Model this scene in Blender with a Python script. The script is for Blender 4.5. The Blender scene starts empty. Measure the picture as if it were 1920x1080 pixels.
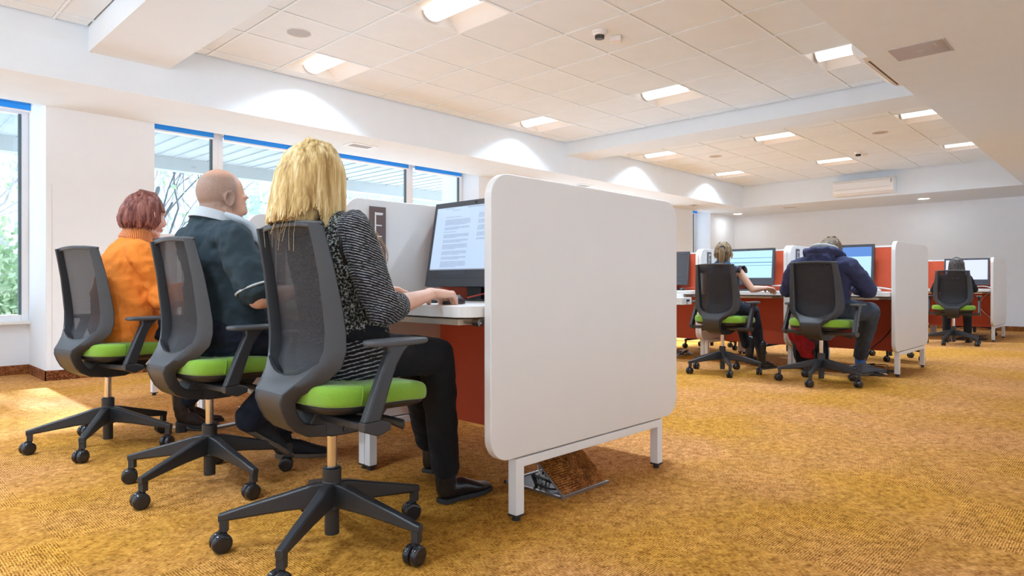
import bpy, bmesh, math, random
from mathutils import Vector, Matrix, Quaternion
from mathutils.noise import noise as mnoise
random.seed(7)
PI = math.pi
S = bpy.context.scene
C = S.collection
V = Vector
R = math.radians

# ------------------------------------------------------------ camera
cam_d = bpy.data.cameras.new('camera'); cam = bpy.data.objects.new('camera', cam_d); C.objects.link(cam)
cam.location = (0, 0, 0.82)
cam.rotation_euler = (R(90), 0, R(43.93 - 90))
cam_d.sensor_width = 36; cam_d.lens = 36 * 1231 / 1920; cam_d.shift_y = -8 / 1920
cam_d.clip_start = 0.05; cam_d.clip_end = 200
S.camera = cam
# ------------------------------------------------------------ world, sun, exposure
w = bpy.data.worlds.new('sky'); S.world = w; w.use_nodes = True
nt = w.node_tree; bg = nt.nodes['Background']
tc = nt.nodes.new('ShaderNodeTexCoord'); sp = nt.nodes.new('ShaderNodeSeparateXYZ'); rp = nt.nodes.new('ShaderNodeValToRGB')
nt.links.new(tc.outputs['Generated'], sp.inputs[0]); nt.links.new(sp.outputs['Z'], rp.inputs[0]); nt.links.new(rp.outputs[0], bg.inputs[0])
rp.color_ramp.elements[0].position = 0.45; rp.color_ramp.elements[0].color = (0.70, 0.85, 1.0, 1)
rp.color_ramp.elements[1].position = 1.0; rp.color_ramp.elements[1].color = (0.62, 0.78, 1.0, 1)
bg.inputs[1].default_value = 1.45
sun_d = bpy.data.lights.new('sun', 'SUN'); sun = bpy.data.objects.new('sun', sun_d); C.objects.link(sun)
sun_d.energy = 21.0; sun_d.angle = R(1.2); sun_d.color = (0.95, 0.97, 1.0)
sun.rotation_euler = V((0.0, -1.0, -0.49)).to_track_quat('-Z', 'Y').to_euler()
S.view_settings.view_transform = 'Standard'; S.view_settings.look = 'None'
S.view_settings.gamma = 1; S.view_settings.use_curve_mapping = False
S.view_settings.exposure = 0.36
try:
    S.cycles.use_denoising = True; S.cycles.denoiser = 'OPENIMAGEDENOISE'
    S.cycles.max_bounces = 9; S.cycles.diffuse_bounces = 6; S.cycles.glossy_bounces = 3
    S.cycles.transmission_bounces = 6; S.cycles.transparent_max_bounces = 12
    S.cycles.sample_clamp_indirect = 6; S.cycles.caustics_reflective = False; S.cycles.caustics_refractive = False
except Exception:
    pass
LAMP = 1.3          # brightness of the ceiling light diffusers
LAMP_W = 24.0; LAMP_C = (0.72, 0.91, 1.12)   # the lamps inside them
# ------------------------------------------------------------ materials
def srgb(r, g, b):
    f = lambda v: (v / 255 / 12.92) if v / 255 <= 0.04045 else ((v / 255 + 0.055) / 1.055) ** 2.4
    return (f(r), f(g), f(b), 1)
class N:
    def __init__(s, name):
        s.m = bpy.data.materials.new(name); s.m.use_nodes = True
        s.t = s.m.node_tree; s.b = s.t.nodes['Principled BSDF']; s.out = s.t.nodes['Material Output']
        s.tc = None
    def n(s, typ, **k):
        x = s.t.nodes.new(typ)
        for a, v in k.items(): setattr(x, a, v)
        return x
    def l(s, a, b): s.t.links.new(a, b)
    def coord(s, kind='Object', scale=(1, 1, 1), rot=(0, 0, 0)):
        if s.tc is None: s.tc = s.n('ShaderNodeTexCoord')
        m = s.n('ShaderNodeMapping'); m.inputs['Scale'].default_value = scale; m.inputs['Rotation'].default_value = rot
        s.l(s.tc.outputs[kind], m.inputs[0]); return m.outputs[0]
    def noise(s, scale, co=None, detail=2, rough=0.5):
        x = s.n('ShaderNodeTexNoise'); x.inputs['Scale'].default_value = scale; x.inputs['Detail'].default_value = detail
        x.inputs['Roughness'].default_value = rough
        s.l(co if co else s.coord(), x.inputs['Vector']); return x.outputs['Fac']
    def ramp(s, fac, stops):
        x = s.n('ShaderNodeValToRGB'); s.l(fac, x.inputs[0]); e = x.color_ramp.elements
        e[0].position, e[0].color = stops[0][0], stops[0][1]; e[1].position, e[1].color = stops[-1][0], stops[-1][1]
        for p, c in stops[1:-1]:
            q = e.new(p); q.color = c
        return x.outputs[0]
    def mix(s, fac, a, b, mode='MIX'):
        x = s.n('ShaderNodeMix'); x.data_type = 'RGBA'; x.blend_type = mode
        for i, v in ((0, fac), (6, a), (7, b)):
            if hasattr(v, 'links'): s.l(v, x.inputs[i])
            else: x.inputs[i].default_value = v
        return x.outputs[2]
    def bump(s, h, strength=0.3, dist=0.005):
        x = s.n('ShaderNodeBump'); x.inputs['Strength'].default_value = strength; x.inputs['Distance'].default_value = dist
        s.l(h, x.inputs['Height']); s.l(x.outputs[0], s.b.inputs['Normal'])
    def col(s, c):
        if hasattr(c, 'links'): s.l(c, s.b.inputs['Base Color'])
        else: s.b.inputs['Base Color'].default_value = c
    def p(s, **k):
        for a, v in k.items():
            s.b.inputs[{'rough': 'Roughness', 'metal': 'Metallic', 'spec': 'Specular IOR Level', 'coat': 'Coat Weight', 'sheen': 'Sheen Weight', 'sss': 'Subsurface Weight', 'alpha': 'Alpha', 'tr': 'Transmission Weight'}[a]].default_value = v
        return s
def plain(name, c, rough=0.5, metal=0.0, var=0.04, bump=0.0, bscale=200, spec=0.5):
    x = N(name); x.p(rough=rough, metal=metal, spec=spec)
    n = x.noise(6, detail=3)
    lo = tuple(v * (1 - var) for v in c[:3]) + (1,); hi = tuple(min(1, v * (1 + var)) for v in c[:3]) + (1,)
    x.col(x.ramp(n, [(0.3, lo), (0.7, hi)]))
    if bump: x.bump(x.noise(bscale, detail=2), bump, 0.002)
    return x.m
M = {}
M['wall'] = plain('white_paint', (0.77, 0.80, 0.83, 1), 0.85, var=0.01, bump=0.05)
M['soffit'] = plain('soffit_paint', (0.75, 0.81, 0.86, 1), 0.85, var=0.01)
M['tile'] = plain('ceiling_tile', (0.79, 0.87, 0.94, 1), 0.95, var=0.015, bump=0.1, bscale=400)
M['tbar'] = plain('ceiling_rail', (0.82, 0.90, 0.96, 1), 0.5, var=0.01)
M['gap'] = plain('ceiling_gap', (0.36, 0.40, 0.44, 1), 0.9, var=0.01)
M['panel'] = plain('white_laminate', (0.76, 0.725, 0.69, 1), 0.38, var=0.01)
M['edge'] = plain('white_edge', (0.82, 0.80, 0.77, 1), 0.4, var=0.01)
M['legs'] = plain('white_steel', (0.80, 0.79, 0.78, 1), 0.3, var=0.01)
M['red'] = plain('red_laminate', (0.60, 0.085, 0.03, 1), 0.5, var=0.03)
M['desk'] = plain('desk_laminate', (0.78, 0.755, 0.72, 1), 0.35, var=0.01)
M['tray'] = plain('tray_beech', (0.74, 0.67, 0.57, 1), 0.45, var=0.03)
M['black'] = plain('black_plastic', (0.022, 0.022, 0.024, 1), 0.38, var=0.1, bump=0.08, bscale=900)
M['frame'] = plain('charcoal_plastic', (0.026, 0.027, 0.030, 1), 0.40, var=0.06, bump=0.10, bscale=900)
M['caster'] = plain('glossy_black', (0.018, 0.018, 0.021, 1), 0.14, var=0.05)
M['chrome'] = plain('chrome_steel', (0.72, 0.69, 0.66, 1), 0.18, metal=1.0)
M['alu'] = plain('satin_metal', (0.45, 0.45, 0.46, 1), 0.35, metal=1.0)
M['pad'] = plain('arm_pad_grey', (0.075, 0.078, 0.085, 1), 0.55, var=0.05, bump=0.1, bscale=700)
def seat_mat():
    x = N('lime_fabric'); x.p(rough=0.85, sheen=0.3)
    n = x.noise(700, detail=1); x.col(x.ramp(n, [(0.3, (0.135, 0.275, 0.008, 1)), (0.7, (0.22, 0.40, 0.018, 1))])); x.bump(n, 0.35, 0.001); return x.m
M['seat'] = seat_mat()
def mesh_mat():
    x = N('mesh_weave'); x.p(rough=0.75)
    wv = x.n('ShaderNodeTexWave'); wv.bands_direction = 'Z'; wv.inputs['Scale'].default_value = 90; wv.inputs['Distortion'].default_value = 0.3
    x.l(x.coord(), wv.inputs['Vector'])
    wy = x.n('ShaderNodeTexWave'); wy.bands_direction = 'Y'; wy.inputs['Scale'].default_value = 70
    x.l(x.coord(), wy.inputs['Vector'])
    x.col(x.ramp(wv.outputs['Fac'], [(0.2, (0.006, 0.006, 0.008, 1)), (0.8, (0.022, 0.021, 0.025, 1))]))
    mx = x.n('ShaderNodeMath', operation='MULTIPLY'); x.l(wv.outputs['Fac'], mx.inputs[0]); x.l(wy.outputs['Fac'], mx.inputs[1])
    rr = x.ramp(mx.outputs[0], [(0.0, (0.84,) * 3 + (1,)), (0.5, (0.95,) * 3 + (1,))])
    x.l(rr, x.b.inputs['Alpha']); x.bump(wv.outputs['Fac'], 0.25, 0.001); return x.m
M['mesh'] = mesh_mat()
def carpet_mat(name, dark=False):
    x = N(name); x.p(rough=0.95, spec=0.08)
    co = x.coord('Object', (1, 1, 1))
    def rib(axis, sc):
        wv = x.n('ShaderNodeTexWave'); wv.bands_direction = axis; wv.inputs['Scale'].default_value = sc; wv.inputs['Distortion'].default_value = 1.6
        wv.inputs['Detail'].default_value = 2; wv.inputs['Detail Scale'].default_value = 0.6; x.l(co, wv.inputs['Vector']); return wv.outputs['Fac']
    ch = x.n('ShaderNodeTexChecker'); ch.inputs['Scale'].default_value = 2.0; ch.inputs[1].default_value = (0, 0, 0, 1); ch.inputs[2].default_value = (1, 1, 1, 1)
    x.l(x.coord('Object', (1, 1, 0)), ch.inputs['Vector'])
    ribs = x.mix(ch.outputs['Fac'], rib('X', 40), rib('Y', 40))
    fine = x.mix(ch.outputs['Fac'], x.noise(110, x.coord('Object', (2.4, .6, 1)), 2, .65), x.noise(110, x.coord('Object', (.6, 2.4, 1)), 2, .65))
    mid = x.noise(26, co, 4, 0.65); big = x.noise(0.8, co, 3, 0.5); big2 = x.noise(5.0, co, 3, 0.6)
    def madd(a, k, c):
        m = x.n('ShaderNodeMath', operation='MULTIPLY_ADD'); x.l(a, m.inputs[0]); m.inputs[1].default_value = k
        if hasattr(c, 'links'): x.l(c, m.inputs[2])
        else: m.inputs[2].default_value = c
        return m.outputs[0]
    v = madd(fine, 0.9, madd(ribs, 0.16, madd(mid, 0.55, -0.30)))
    if dark: st = [(0.40, (0.10, 0.030, 0.010, 1)), (0.58, (0.33, 0.12, 0.04, 1)), (0.78, (0.55, 0.25, 0.10, 1))]
    else: st = [(0.36, (0.19, 0.076, 0.015, 1)), (0.50, (0.51, 0.232, 0.060, 1)), (0.70, (0.76, 0.41, 0.15, 1))]
    c1 = x.ramp(v, st)
    tint = x.ramp(big, [(0.40, (0.95, 0.92, 0.48, 1)), (0.60, (1.04, 1.0, 1.15, 1))])
    t2 = x.ramp(big2, [(0.35, (0.90, 0.90, 0.88, 1)), (0.65, (1.05, 1.05, 1.05, 1))])
    x.col(x.mix(1.0, x.mix(1.0, c1, tint, 'MULTIPLY'), t2, 'MULTIPLY'))
    x.bump(v, 0.5, 0.004); return x.m
M['carpet'] = carpet_mat('ochre_carpet'); M['carpet_lid'] = carpet_mat('carpet_insert', dark=True)
M['skirting'] = carpet_mat('rust_carpet_skirting', dark=True)
def blind_mat(name, c):
    x = N(name); x.p(rough=.6); x.col(c); tl = x.n('ShaderNodeBsdfTranslucent'); tl.inputs[0].default_value = c
    mx = x.n('ShaderNodeMixShader'); mx.inputs[0].default_value = .45; x.l(x.b.outputs[0], mx.inputs[1]); x.l(tl.outputs[0], mx.inputs[2]); x.l(mx.outputs[0], x.out.inputs[0]); return x.m
M['blind'] = blind_mat('blue_blind', (0.05, 0.46, 0.92, 1)); M['blind2'] = blind_mat('blue_blind_light', (0.22, 0.56, 0.90, 1))
M['winframe'] = plain('window_aluminium', (0.84, 0.85, 0.87, 1), 0.4, var=0.02)
M['gasket'] = plain('dark_gasket', (0.10, 0.14, 0.16, 1), 0.5)
def glass_mat():
    x = N('window_glass'); g = x.n('ShaderNodeBsdfTransparent'); g.inputs[0].default_value = (0.93, 0.97, 1.0, 1)
    gl = x.n('ShaderNodeBsdfGlossy'); gl.inputs['Roughness'].default_value = 0.02
    mx = x.n('ShaderNodeMixShader'); mx.inputs[0].default_value = 0.06
    x.l(g.outputs[0], mx.inputs[1]); x.l(gl.outputs[0], mx.inputs[2]); x.l(mx.outputs[0], x.out.inputs[0]); return x.m
M['glass'] = glass_mat()
def emit_mat(name, c, s):
    x = N(name); x.col((0.8, 0.8, 0.8, 1)); x.b.inputs['Emission Color'].default_value = c; x.b.inputs['Emission Strength'].default_value = s; return x.m
M['lamp'] = emit_mat('lamp_diffuser', (1.0, 0.97, 0.93, 1), LAMP)
M['spot'] = emit_mat('downlight_lens', (0.92, 0.97, 1.0, 1), 55.0)
def skin_mat(name, c, mottled=0.06, stub=None):
    x = N(name); x.p(rough=0.5, spec=0.35, sss=0.08)
    x.b.inputs['Subsurface Radius'].default_value = (0.012, 0.005, 0.003); x.b.inputs['Subsurface Scale'].default_value = 1.0
    n = x.noise(22, detail=3); lo = (c[0] * (1 - mottled), c[1] * (1 - mottled * 1.7), c[2] * (1 - mottled * 2), 1); hi = (min(1, c[0] * 1.04), c[1] * 1.05, c[2] * 1.06, 1)
    cc = x.ramp(n, [(0.3, lo), (0.7, hi)])
    if stub:                                    # cropped hair on the sides and back of the head
        cx, cy, cz, ry, scol = stub
        s = x.n('ShaderNodeSeparateXYZ'); x.l(x.coord(), s.inputs[0])
        nn = x.noise(500, detail=1); n3 = x.noise(25, detail=2)
        # front limit follows the temple, top limit leaves the crown bald, bottom limit at the nape
        def smooth(v, a, b):
            m = x.n('ShaderNodeMapRange'); m.interpolation_type = 'SMOOTHSTEP'; x.l(v, m.inputs[0])
            m.inputs[1].default_value = a; m.inputs[2].default_value = b; return m.outputs[0]
        fx = smooth(s.outputs['X'], cx + 0.050, cx + 0.018); fz = smooth(s.outputs['Z'], cz + 0.112, cz + 0.075); fb = smooth(s.outputs['Z'], cz - 0.075, cz - 0.030)
        a = x.n('ShaderNodeMath', operation='MULTIPLY'); x.l(fx, a.inputs[0]); x.l(fz, a.inputs[1])
        b = x.n('ShaderNodeMath', operation='MULTIPLY'); x.l(a.outputs[0], b.inputs[0]); x.l(fb, b.inputs[1])
        nr = smooth(nn, 0.3, 0.6)
        d = x.n('ShaderNodeMath', operation='MULTIPLY_ADD'); x.l(nr, d.inputs[0]); d.inputs[1].default_value = 0.35; d.inputs[2].default_value = 0.45
        e = x.n('ShaderNodeMath', operation='MULTIPLY'); x.l(b.outputs[0], e.inputs[0]); x.l(d.outputs[0], e.inputs[1])
        cc = x.mix(e.outputs[0], cc, scol)
    x.col(cc); x.bump(x.noise(350, detail=2), 0.08, 0.001); return x.m
def cloth_mat(name, c, var=0.18, scale=9, bump=0.3, fine=600, rough=0.9, sheen=0.03):
    x = N(name); x.p(rough=rough, sheen=sheen, spec=0.2)
    n = x.noise(scale, detail=4); f = x.noise(fine, detail=1)
    lo = tuple(v * (1 - var) for v in c[:3]) + (1,); hi = tuple(min(1, v * (1 + var)) for v in c[:3]) + (1,)
    x.col(x.mix(0.35, x.ramp(n, [(0.3, lo), (0.7, hi)]), x.ramp(f, [(0.3, lo), (0.7, hi)])))
    x.bump(f, bump, 0.0015); return x.m
def stripe_mat(name, rot, scale=44):
    x = N(name); x.p(rough=0.9, sheen=0.1, spec=0.15)
    wv = x.n('ShaderNodeTexWave'); wv.bands_direction = 'Z'; wv.inputs['Scale'].default_value = scale; wv.inputs['Distortion'].default_value = 2.2
    wv.inputs['Detail'].default_value = 3; wv.inputs['Detail Scale'].default_value = 1.2
    x.l(x.coord('Object', (1, 1, 1), rot), wv.inputs['Vector'])
    f = x.noise(150, x.coord('Object', (0.5, 0.5, 2.2), rot), 3, 0.7)
    a = x.n('ShaderNodeMath', operation='MULTIPLY'); x.l(wv.outputs['Fac'], a.inputs[0]); x.l(f, a.inputs[1])
    x.col(x.ramp(a.outputs[0], [(0.20, (0.012, 0.012, 0.014, 1)), (0.36, (0.045, 0.045, 0.05, 1)), (0.54, (0.40, 0.39, 0.40, 1))]))
    x.bump(wv.outputs['Fac'], 0.5, 0.003); return x.m
def boucle_mat():
    x = N('boucle_knit'); x.p(rough=0.95, spec=0.1)
    v = x.n('ShaderNodeTexVoronoi'); v.inputs['Scale'].default_value = 150; v.inputs['Randomness'].default_value = 1.0; x.l(x.coord(), v.inputs['Vector'])
    f = x.noise(55, detail=4, rough=0.7)
    a = x.n('ShaderNodeMath', operation='MULTIPLY'); x.l(v.outputs['Distance'], a.inputs[0]); x.l(f, a.inputs[1])
    x.col(x.ramp(a.outputs[0], [(0.10, (0.010, 0.011, 0.010, 1)), (0.24, (0.045, 0.047, 0.042, 1)), (0.42, (0.42, 0.41, 0.37, 1))]))
    x.bump(v.outputs['Distance'], 0.9, 0.008); return x.m
M['stripe'] = stripe_mat('striped_knit', (0, R(-20), 0)); M['boucle'] = boucle_mat()
M['black_cloth'] = cloth_mat('black_denim', (0.012, 0.012, 0.014, 1), 0.3)
M['navy_cloth'] = cloth_mat('navy_denim', (0.017, 0.021, 0.036, 1), 0.45, 14)
M['polo'] = cloth_mat('dark_teal_jersey', (0.030, 0.046, 0.056, 1), 0.2, 7)
M['grey_trim'] = cloth_mat('light_grey_jersey', (0.50, 0.53, 0.55, 1), 0.05)
M['orange'] = cloth_mat('orange_wool', (0.82, 0.235, 0.035, 1), 0.12, 12, 0.5, 260, sheen=0.0)
def rib_mat():
    x = N('orange_rib'); x.p(rough=0.9, sheen=0.4)
    wv = x.n('ShaderNodeTexGradient'); wv.gradient_type = 'RADIAL'; 
    m = x.n('ShaderNodeMapping'); x.tc = x.n('ShaderNodeTexCoord'); x.l(x.tc.outputs['Object'], m.inputs[0]); m.inputs['Location'].default_value = (-0.14, 0, 0)
    x.l(m.outputs[0], wv.inputs[0]); k = x.n('ShaderNodeMath', operation='MULTIPLY'); k.inputs[1].default_value = 62 * 2 * PI; x.l(wv.outputs['Fac'], k.inputs[0])
    s = x.n('ShaderNodeMath', operation='SINE'); x.l(k.outputs[0], s.inputs[0])
    mr = x.n('ShaderNodeMapRange'); x.l(s.outputs[0], mr.inputs[0]); mr.inputs[1].default_value = -1
    x.col(x.ramp(mr.outputs[0], [(0.1, (0.55, 0.13, 0.02, 1)), (0.7, (0.86, 0.27, 0.045, 1))])); x.bump(mr.outputs[0], 0.8, 0.006); return x.m
M['rib'] = rib_mat()
M['hoodie'] = cloth_mat('navy_fleece', (0.035, 0.038, 0.085, 1), 0.22, 8)
M['hood_grey'] = cloth_mat('grey_lining', (0.42, 0.44, 0.43, 1), 0.08)
M['blue_top'] = cloth_mat('blue_jersey', (0.045, 0.075, 0.135, 1), 0.15)
M['dark_top'] = cloth_mat('dark_jersey', (0.018, 0.018, 0.022, 1), 0.2)
M['lace'] = cloth_mat('lace_frill', (0.06, 0.05, 0.06, 1), 0.9, 90)
M['leather'] = plain('black_leather', (0.014, 0.013, 0.013, 1), 0.28, var=0.2, bump=0.4, bscale=90)
M['brown_boot'] = plain('dark_brown_leather', (0.030, 0.022, 0.020, 1), 0.35, var=0.2, bump=0.5, bscale=60)
M['sole'] = plain('shoe_sole', (0.13, 0.095, 0.065, 1), 0.7, var=0.2)
M['sole_dark'] = plain('dark_sole', (0.02, 0.019, 0.018, 1), 0.6, var=0.2)
M['suede'] = plain('black_suede', (0.013, 0.014, 0.018, 1), 0.85, var=0.2)
M['sneaker'] = plain('grey_canvas', (0.30, 0.31, 0.33, 1), 0.8, var=0.2)
M['sneaker_dark'] = plain('dark_canvas', (0.10, 0.105, 0.13, 1), 0.8, var=0.2)
M['lace_white'] = plain('shoelace', (0.75, 0.70, 0.62, 1), 0.8)
M['sock'] = cloth_mat('blue_sock', (0.05, 0.15, 0.50, 1), 0.2)
M['redcloth'] = cloth_mat('red_jacket_fabric', (0.30, 0.012, 0.014, 1), 0.3, 16)
M['whiteplastic'] = plain('white_plastic', (0.80, 0.79, 0.77, 1), 0.35, var=0.01)
M['greyplastic'] = plain('grey_plastic', (0.42, 0.39, 0.37, 1), 0.5, var=0.02)
M['darkgrille'] = plain('dark_grille', (0.06, 0.055, 0.05, 1), 0.5, var=0.1)
M['monitor'] = plain('monitor_charcoal', (0.050, 0.053, 0.062, 1), 0.32, var=0.04)
M['cable_black'] = plain('black_cable', (0.02, 0.018, 0.018, 1), 0.5)
M['cable_white'] = plain('white_cable', (0.70, 0.66, 0.62, 1), 0.5)
M['cable_red'] = plain('red_cable', (0.45, 0.05, 0.03, 1), 0.5)
M['plate'] = plain('bronze_metal', (0.16, 0.105, 0.095, 1), 0.32, metal=0.25, var=0.05)
M['bark'] = plain('bark', (0.42, 0.40, 0.42, 1), 0.9, var=0.3)
M['branch'] = plain('branch', (0.10, 0.12, 0.13, 1), 0.9, var=0.3)
M['paving'] = plain('outdoor_paving', (0.80, 0.84, 0.88, 1), 0.9, var=0.1)  # ground tone raised to bounce neutral daylight up to the ceiling
def leaf_mat(name, a, b):
    x = N(name); x.p(rough=0.7); x.col(x.ramp(x.noise(3.0, detail=3), [(0.35, a), (0.65, b)])); return x.m
M['leaf'] = leaf_mat('leaves_green', (0.26, 0.44, 0.22, 1), (0.60, 0.70, 0.48, 1)); M['leaf2'] = leaf_mat('leaves_yellow', (0.50, 0.48, 0.14, 1), (0.55, 0.62, 0.35, 1))
M['bldg'] = plain('pale_blue_facade', (0.66, 0.74, 0.82, 1), 0.7, var=0.05)
def hair_mat(name, lo, mid, hi, sc=(60, 60, 3.0)):
    x = N(name); x.p(rough=0.55, spec=0.22)
    n = x.noise(1.0, x.coord('Object', sc), 3, 0.6); x.col(x.ramp(n, [(0.32, lo), (0.5, mid), (0.68, hi)])); x.bump(n, 0.5, 0.004)
    try: x.b.inputs['Anisotropic'].default_value = 0.5
    except Exception: pass
    return x.m
M['blonde'] = hair_mat('blonde_hair', (0.30, 0.17, 0.055, 1), (0.60, 0.41, 0.165, 1), (0.86, 0.70, 0.42, 1))
M['auburn'] = hair_mat('auburn_hair', (0.07, 0.018, 0.014, 1), (0.19, 0.060, 0.045, 1), (0.38, 0.17, 0.13, 1))
M['brown'] = hair_mat('light_brown_hair', (0.10, 0.060, 0.030, 1), (0.20, 0.13, 0.065, 1), (0.36, 0.26, 0.15, 1))
M['midbrown'] = hair_mat('brown_hair', (0.055, 0.034, 0.018, 1), (0.12, 0.078, 0.042, 1), (0.21, 0.15, 0.088, 1))
M['darkbrown'] = hair_mat('dark_hair', (0.022, 0.017, 0.014, 1), (0.06, 0.047, 0.040, 1), (0.13, 0.11, 0.10, 1))

# ------------------------------------------------------------ mesh helpers
def finish(name, bm, m, parent=None, smooth=True, bevel=0.0, seg=2, loc=None, mods=()):
    bmesh.ops.recalc_face_normals(bm, faces=bm.faces)
    me = bpy.data.meshes.new(name); bm.to_mesh(me); bm.free()
    o = bpy.data.objects.new(name, me); C.objects.link(o)
    for mm in (m if isinstance(m, (list, tuple)) else [m]): me.materials.append(mm)
    if parent: o.parent = parent
    if loc: o.location = loc
    if smooth:
        for p in me.polygons: p.use_smooth = True
    if bevel:
        b = o.modifiers.new('bevel', 'BEVEL'); b.width = bevel; b.segments = seg; b.limit_method = 'ANGLE'; b.angle_limit = R(35)
        b.harden_normals = True
    elif smooth:
        try: me.set_sharp_from_angle(angle=R(50))
        except Exception: pass
    for kind, kw in mods:
        x = o.modifiers.new(kind.lower(), kind)
        for a, v in kw.items(): setattr(x, a, v)
    return o
def box(bm, x0, x1, y0, y1, z0, z1, mi=0, mtx=None):
    vs = [bm.verts.new((x, y, z)) for x in (x0, x1) for y in (y0, y1) for z in (z0, z1)]
    if mtx is not None:
        for v in vs: v.co = mtx @ v.co
    for q in ((0, 1, 3, 2), (4, 6, 7, 5), (0, 4, 5, 1), (2, 3, 7, 6), (0, 2, 6, 4), (1, 5, 7, 3)):
        f = bm.faces.new([vs[i] for i in q]); f.material_index = mi
def quadbox(bm, a, b, mi=0): box(bm, a[0], b[0], a[1], b[1], a[2], b[2], mi)
def frames(pts, ref=None):
    out = []; n = len(pts); prev = None
    for i in range(n):
        t = (pts[min(i + 1, n - 1)] - pts[max(i - 1, 0)])
        t = t.normalized() if t.length > 1e-9 else V((0, 0, 1))
        if ref is not None: u = ref - t * ref.dot(t)
        elif prev is None:
            u = V((0, 0, 1)) if abs(t.z) < 0.9 else V((1, 0, 0)); u = u - t * u.dot(t)
        else: u = prev - t * prev.dot(t)
        if u.length < 1e-6: u = t.orthogonal()
        u.normalize(); prev = u; out.append((t, u, t.cross(u)))
    return out
def tube(bm, pts, rad, n=10, ref=None, mi=0, round_ends=True, power=1.0):
    """closed tube through pts; rad: number or list of r or (ru, rv); ref gives the direction of ru"""
    pts = [V(p) for p in pts]
    if not isinstance(rad, (list, tuple)): rad = [rad] * len(pts)
    rad = [(r, r) if not isinstance(r, (list, tuple)) else r for r in rad]
    fr = frames(pts, V(ref) if ref is not None else None)
    if round_ends:
        def cap(i, sgn):
            t, u, v = fr[i]; r = min(rad[i]); p = pts[i]
            return [(p + t * sgn * r * k, (rad[i][0] * q, rad[i][1] * q), fr[i]) for k, q in ((0.5, 0.87), (0.85, 0.53), (0.98, 0.2))]
        st = list(reversed(cap(0, -1))) + [(p, r, f) for p, r, f in zip(pts, rad, fr)] + cap(-1, 1)
    else: st = [(p, r, f) for p, r, f in zip(pts, rad, fr)]
    rings = []
    for p, (ru, rv), (t, u, v) in st:
        ring = []
        for k in range(n):
            a = 2 * PI * k / n; ca, sa = math.cos(a), math.sin(a)
            if power != 1.0: ca = math.copysign(abs(ca) ** power, ca); sa = math.copysign(abs(sa) ** power, sa)
            ring.append(bm.verts.new(p + u * ru * ca + v * rv * sa))
        rings.append(ring)
    for a, b in zip(rings, rings[1:]):
        for k in range(n):
            f = bm.faces.new((a[k], a[(k + 1) % n], b[(k + 1) % n], b[k])); f.material_index = mi
    for ring in (rings[0], rings[-1]):
        f = bm.faces.new(ring); f.material_index = mi
def ell(bm, c, r, n=16, m=12, mtx=None, mi=0):
    c = V(c); rings = []
    X = mtx if mtx is not None else Matrix.Identity(3)
    for i in range(1, m):
        th = PI * i / m
        rings.append([bm.verts.new(c + X @ V((r[0] * math.sin(th) * math.cos(2 * PI * k / n), r[1] * math.sin(th) * math.sin(2 * PI * k / n), r[2] * math.cos(th)))) for k in range(n)])
    top = bm.verts.new(c + X @ V((0, 0, r[2]))); bot = bm.verts.new(c + X @ V((0, 0, -r[2])))
    for a, b in zip(rings, rings[1:]):
        for k in range(n): bm.faces.new((a[k], b[k], b[(k + 1) % n], a[(k + 1) % n])).material_index = mi
    for k in range(n):
        bm.faces.new((top, rings[0][k], rings[0][(k + 1) % n])).material_index = mi
        bm.faces.new((bot, rings[-1][(k + 1) % n], rings[-1][k])).material_index = mi
def prism(bm, outline, axis, d0, d1, mi=0):
    """outline: list of 2-D points; extruded along axis ('x','y','z') from d0 to d1"""
    def P(p, d):
        return {'x': (d, p[0], p[1]), 'y': (p[0], d, p[1]), 'z': (p[0], p[1], d)}[axis]
    a = [bm.verts.new(P(p, d0)) for p in outline]; b = [bm.verts.new(P(p, d1)) for p in outline]; n = len(a)
    bm.faces.new(a).material_index = mi; bm.faces.new(list(reversed(b))).material_index = mi
    for k in range(n): bm.faces.new((a[k], b[k], b[(k + 1) % n], a[(k + 1) % n])).material_index = mi
def rrect(x0, x1, y0, y1, r, n=7):
    if not isinstance(r, (list, tuple)): r = [r] * 4
    out = []
    for (cx, cy, a0, rr) in ((x1 - r[0], y1 - r[0], 0, r[0]), (x0 + r[1], y1 - r[1], 90, r[1]), (x0 + r[2], y0 + r[2], 180, r[2]), (x1 - r[3], y0 + r[3], 270, r[3])):
        for k in range(n + 1):
            a = R(a0 + 90 * k / n); out.append((cx + rr * math.cos(a), cy + rr * math.sin(a)))
    return out
def cyl(bm, c, r, z0, z1, n=24, mi=0, axis='z', r2=None):
    r2 = r if r2 is None else r2
    def P(a, rr, d):
        u, v = rr * math.cos(a), rr * math.sin(a)
        return {'z': (c[0] + u, c[1] + v, d), 'x': (d, c[0] + u, c[1] + v), 'y': (c[0] + u, d, c[1] + v)}[axis]
    A = [bm.verts.new(P(2 * PI * k / n, r, z0)) for k in range(n)]; B = [bm.verts.new(P(2 * PI * k / n, r2, z1)) for k in range(n)]
    bm.faces.new(A).material_index = mi; bm.faces.new(B).material_index = mi
    for k in range(n): bm.faces.new((A[k], A[(k + 1) % n], B[(k + 1) % n], B[k])).material_index = mi
def BM(): return bmesh.new()
def thing(name, label, cat, loc=(0, 0, 0), rz=0.0, group=None):
    o = bpy.data.objects.new(name, None); C.objects.link(o); o.empty_display_size = 0.1
    o.location = loc; o.rotation_euler = (0, 0, rz); o['label'] = label; o['category'] = cat
    if group: o['group'] = group
    return o
def tag(o, label, cat, group=None, kind=None):
    o['label'] = label; o['category'] = cat
    if group: o['group'] = group
    if kind: o['kind'] = kind
    return o
def struct(name, bm, m, parent=None, **k):
    o = finish(name, bm, m, parent, smooth=k.pop('smooth', False), **k)
    if parent is None: o['kind'] = 'structure'
    return o
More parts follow.
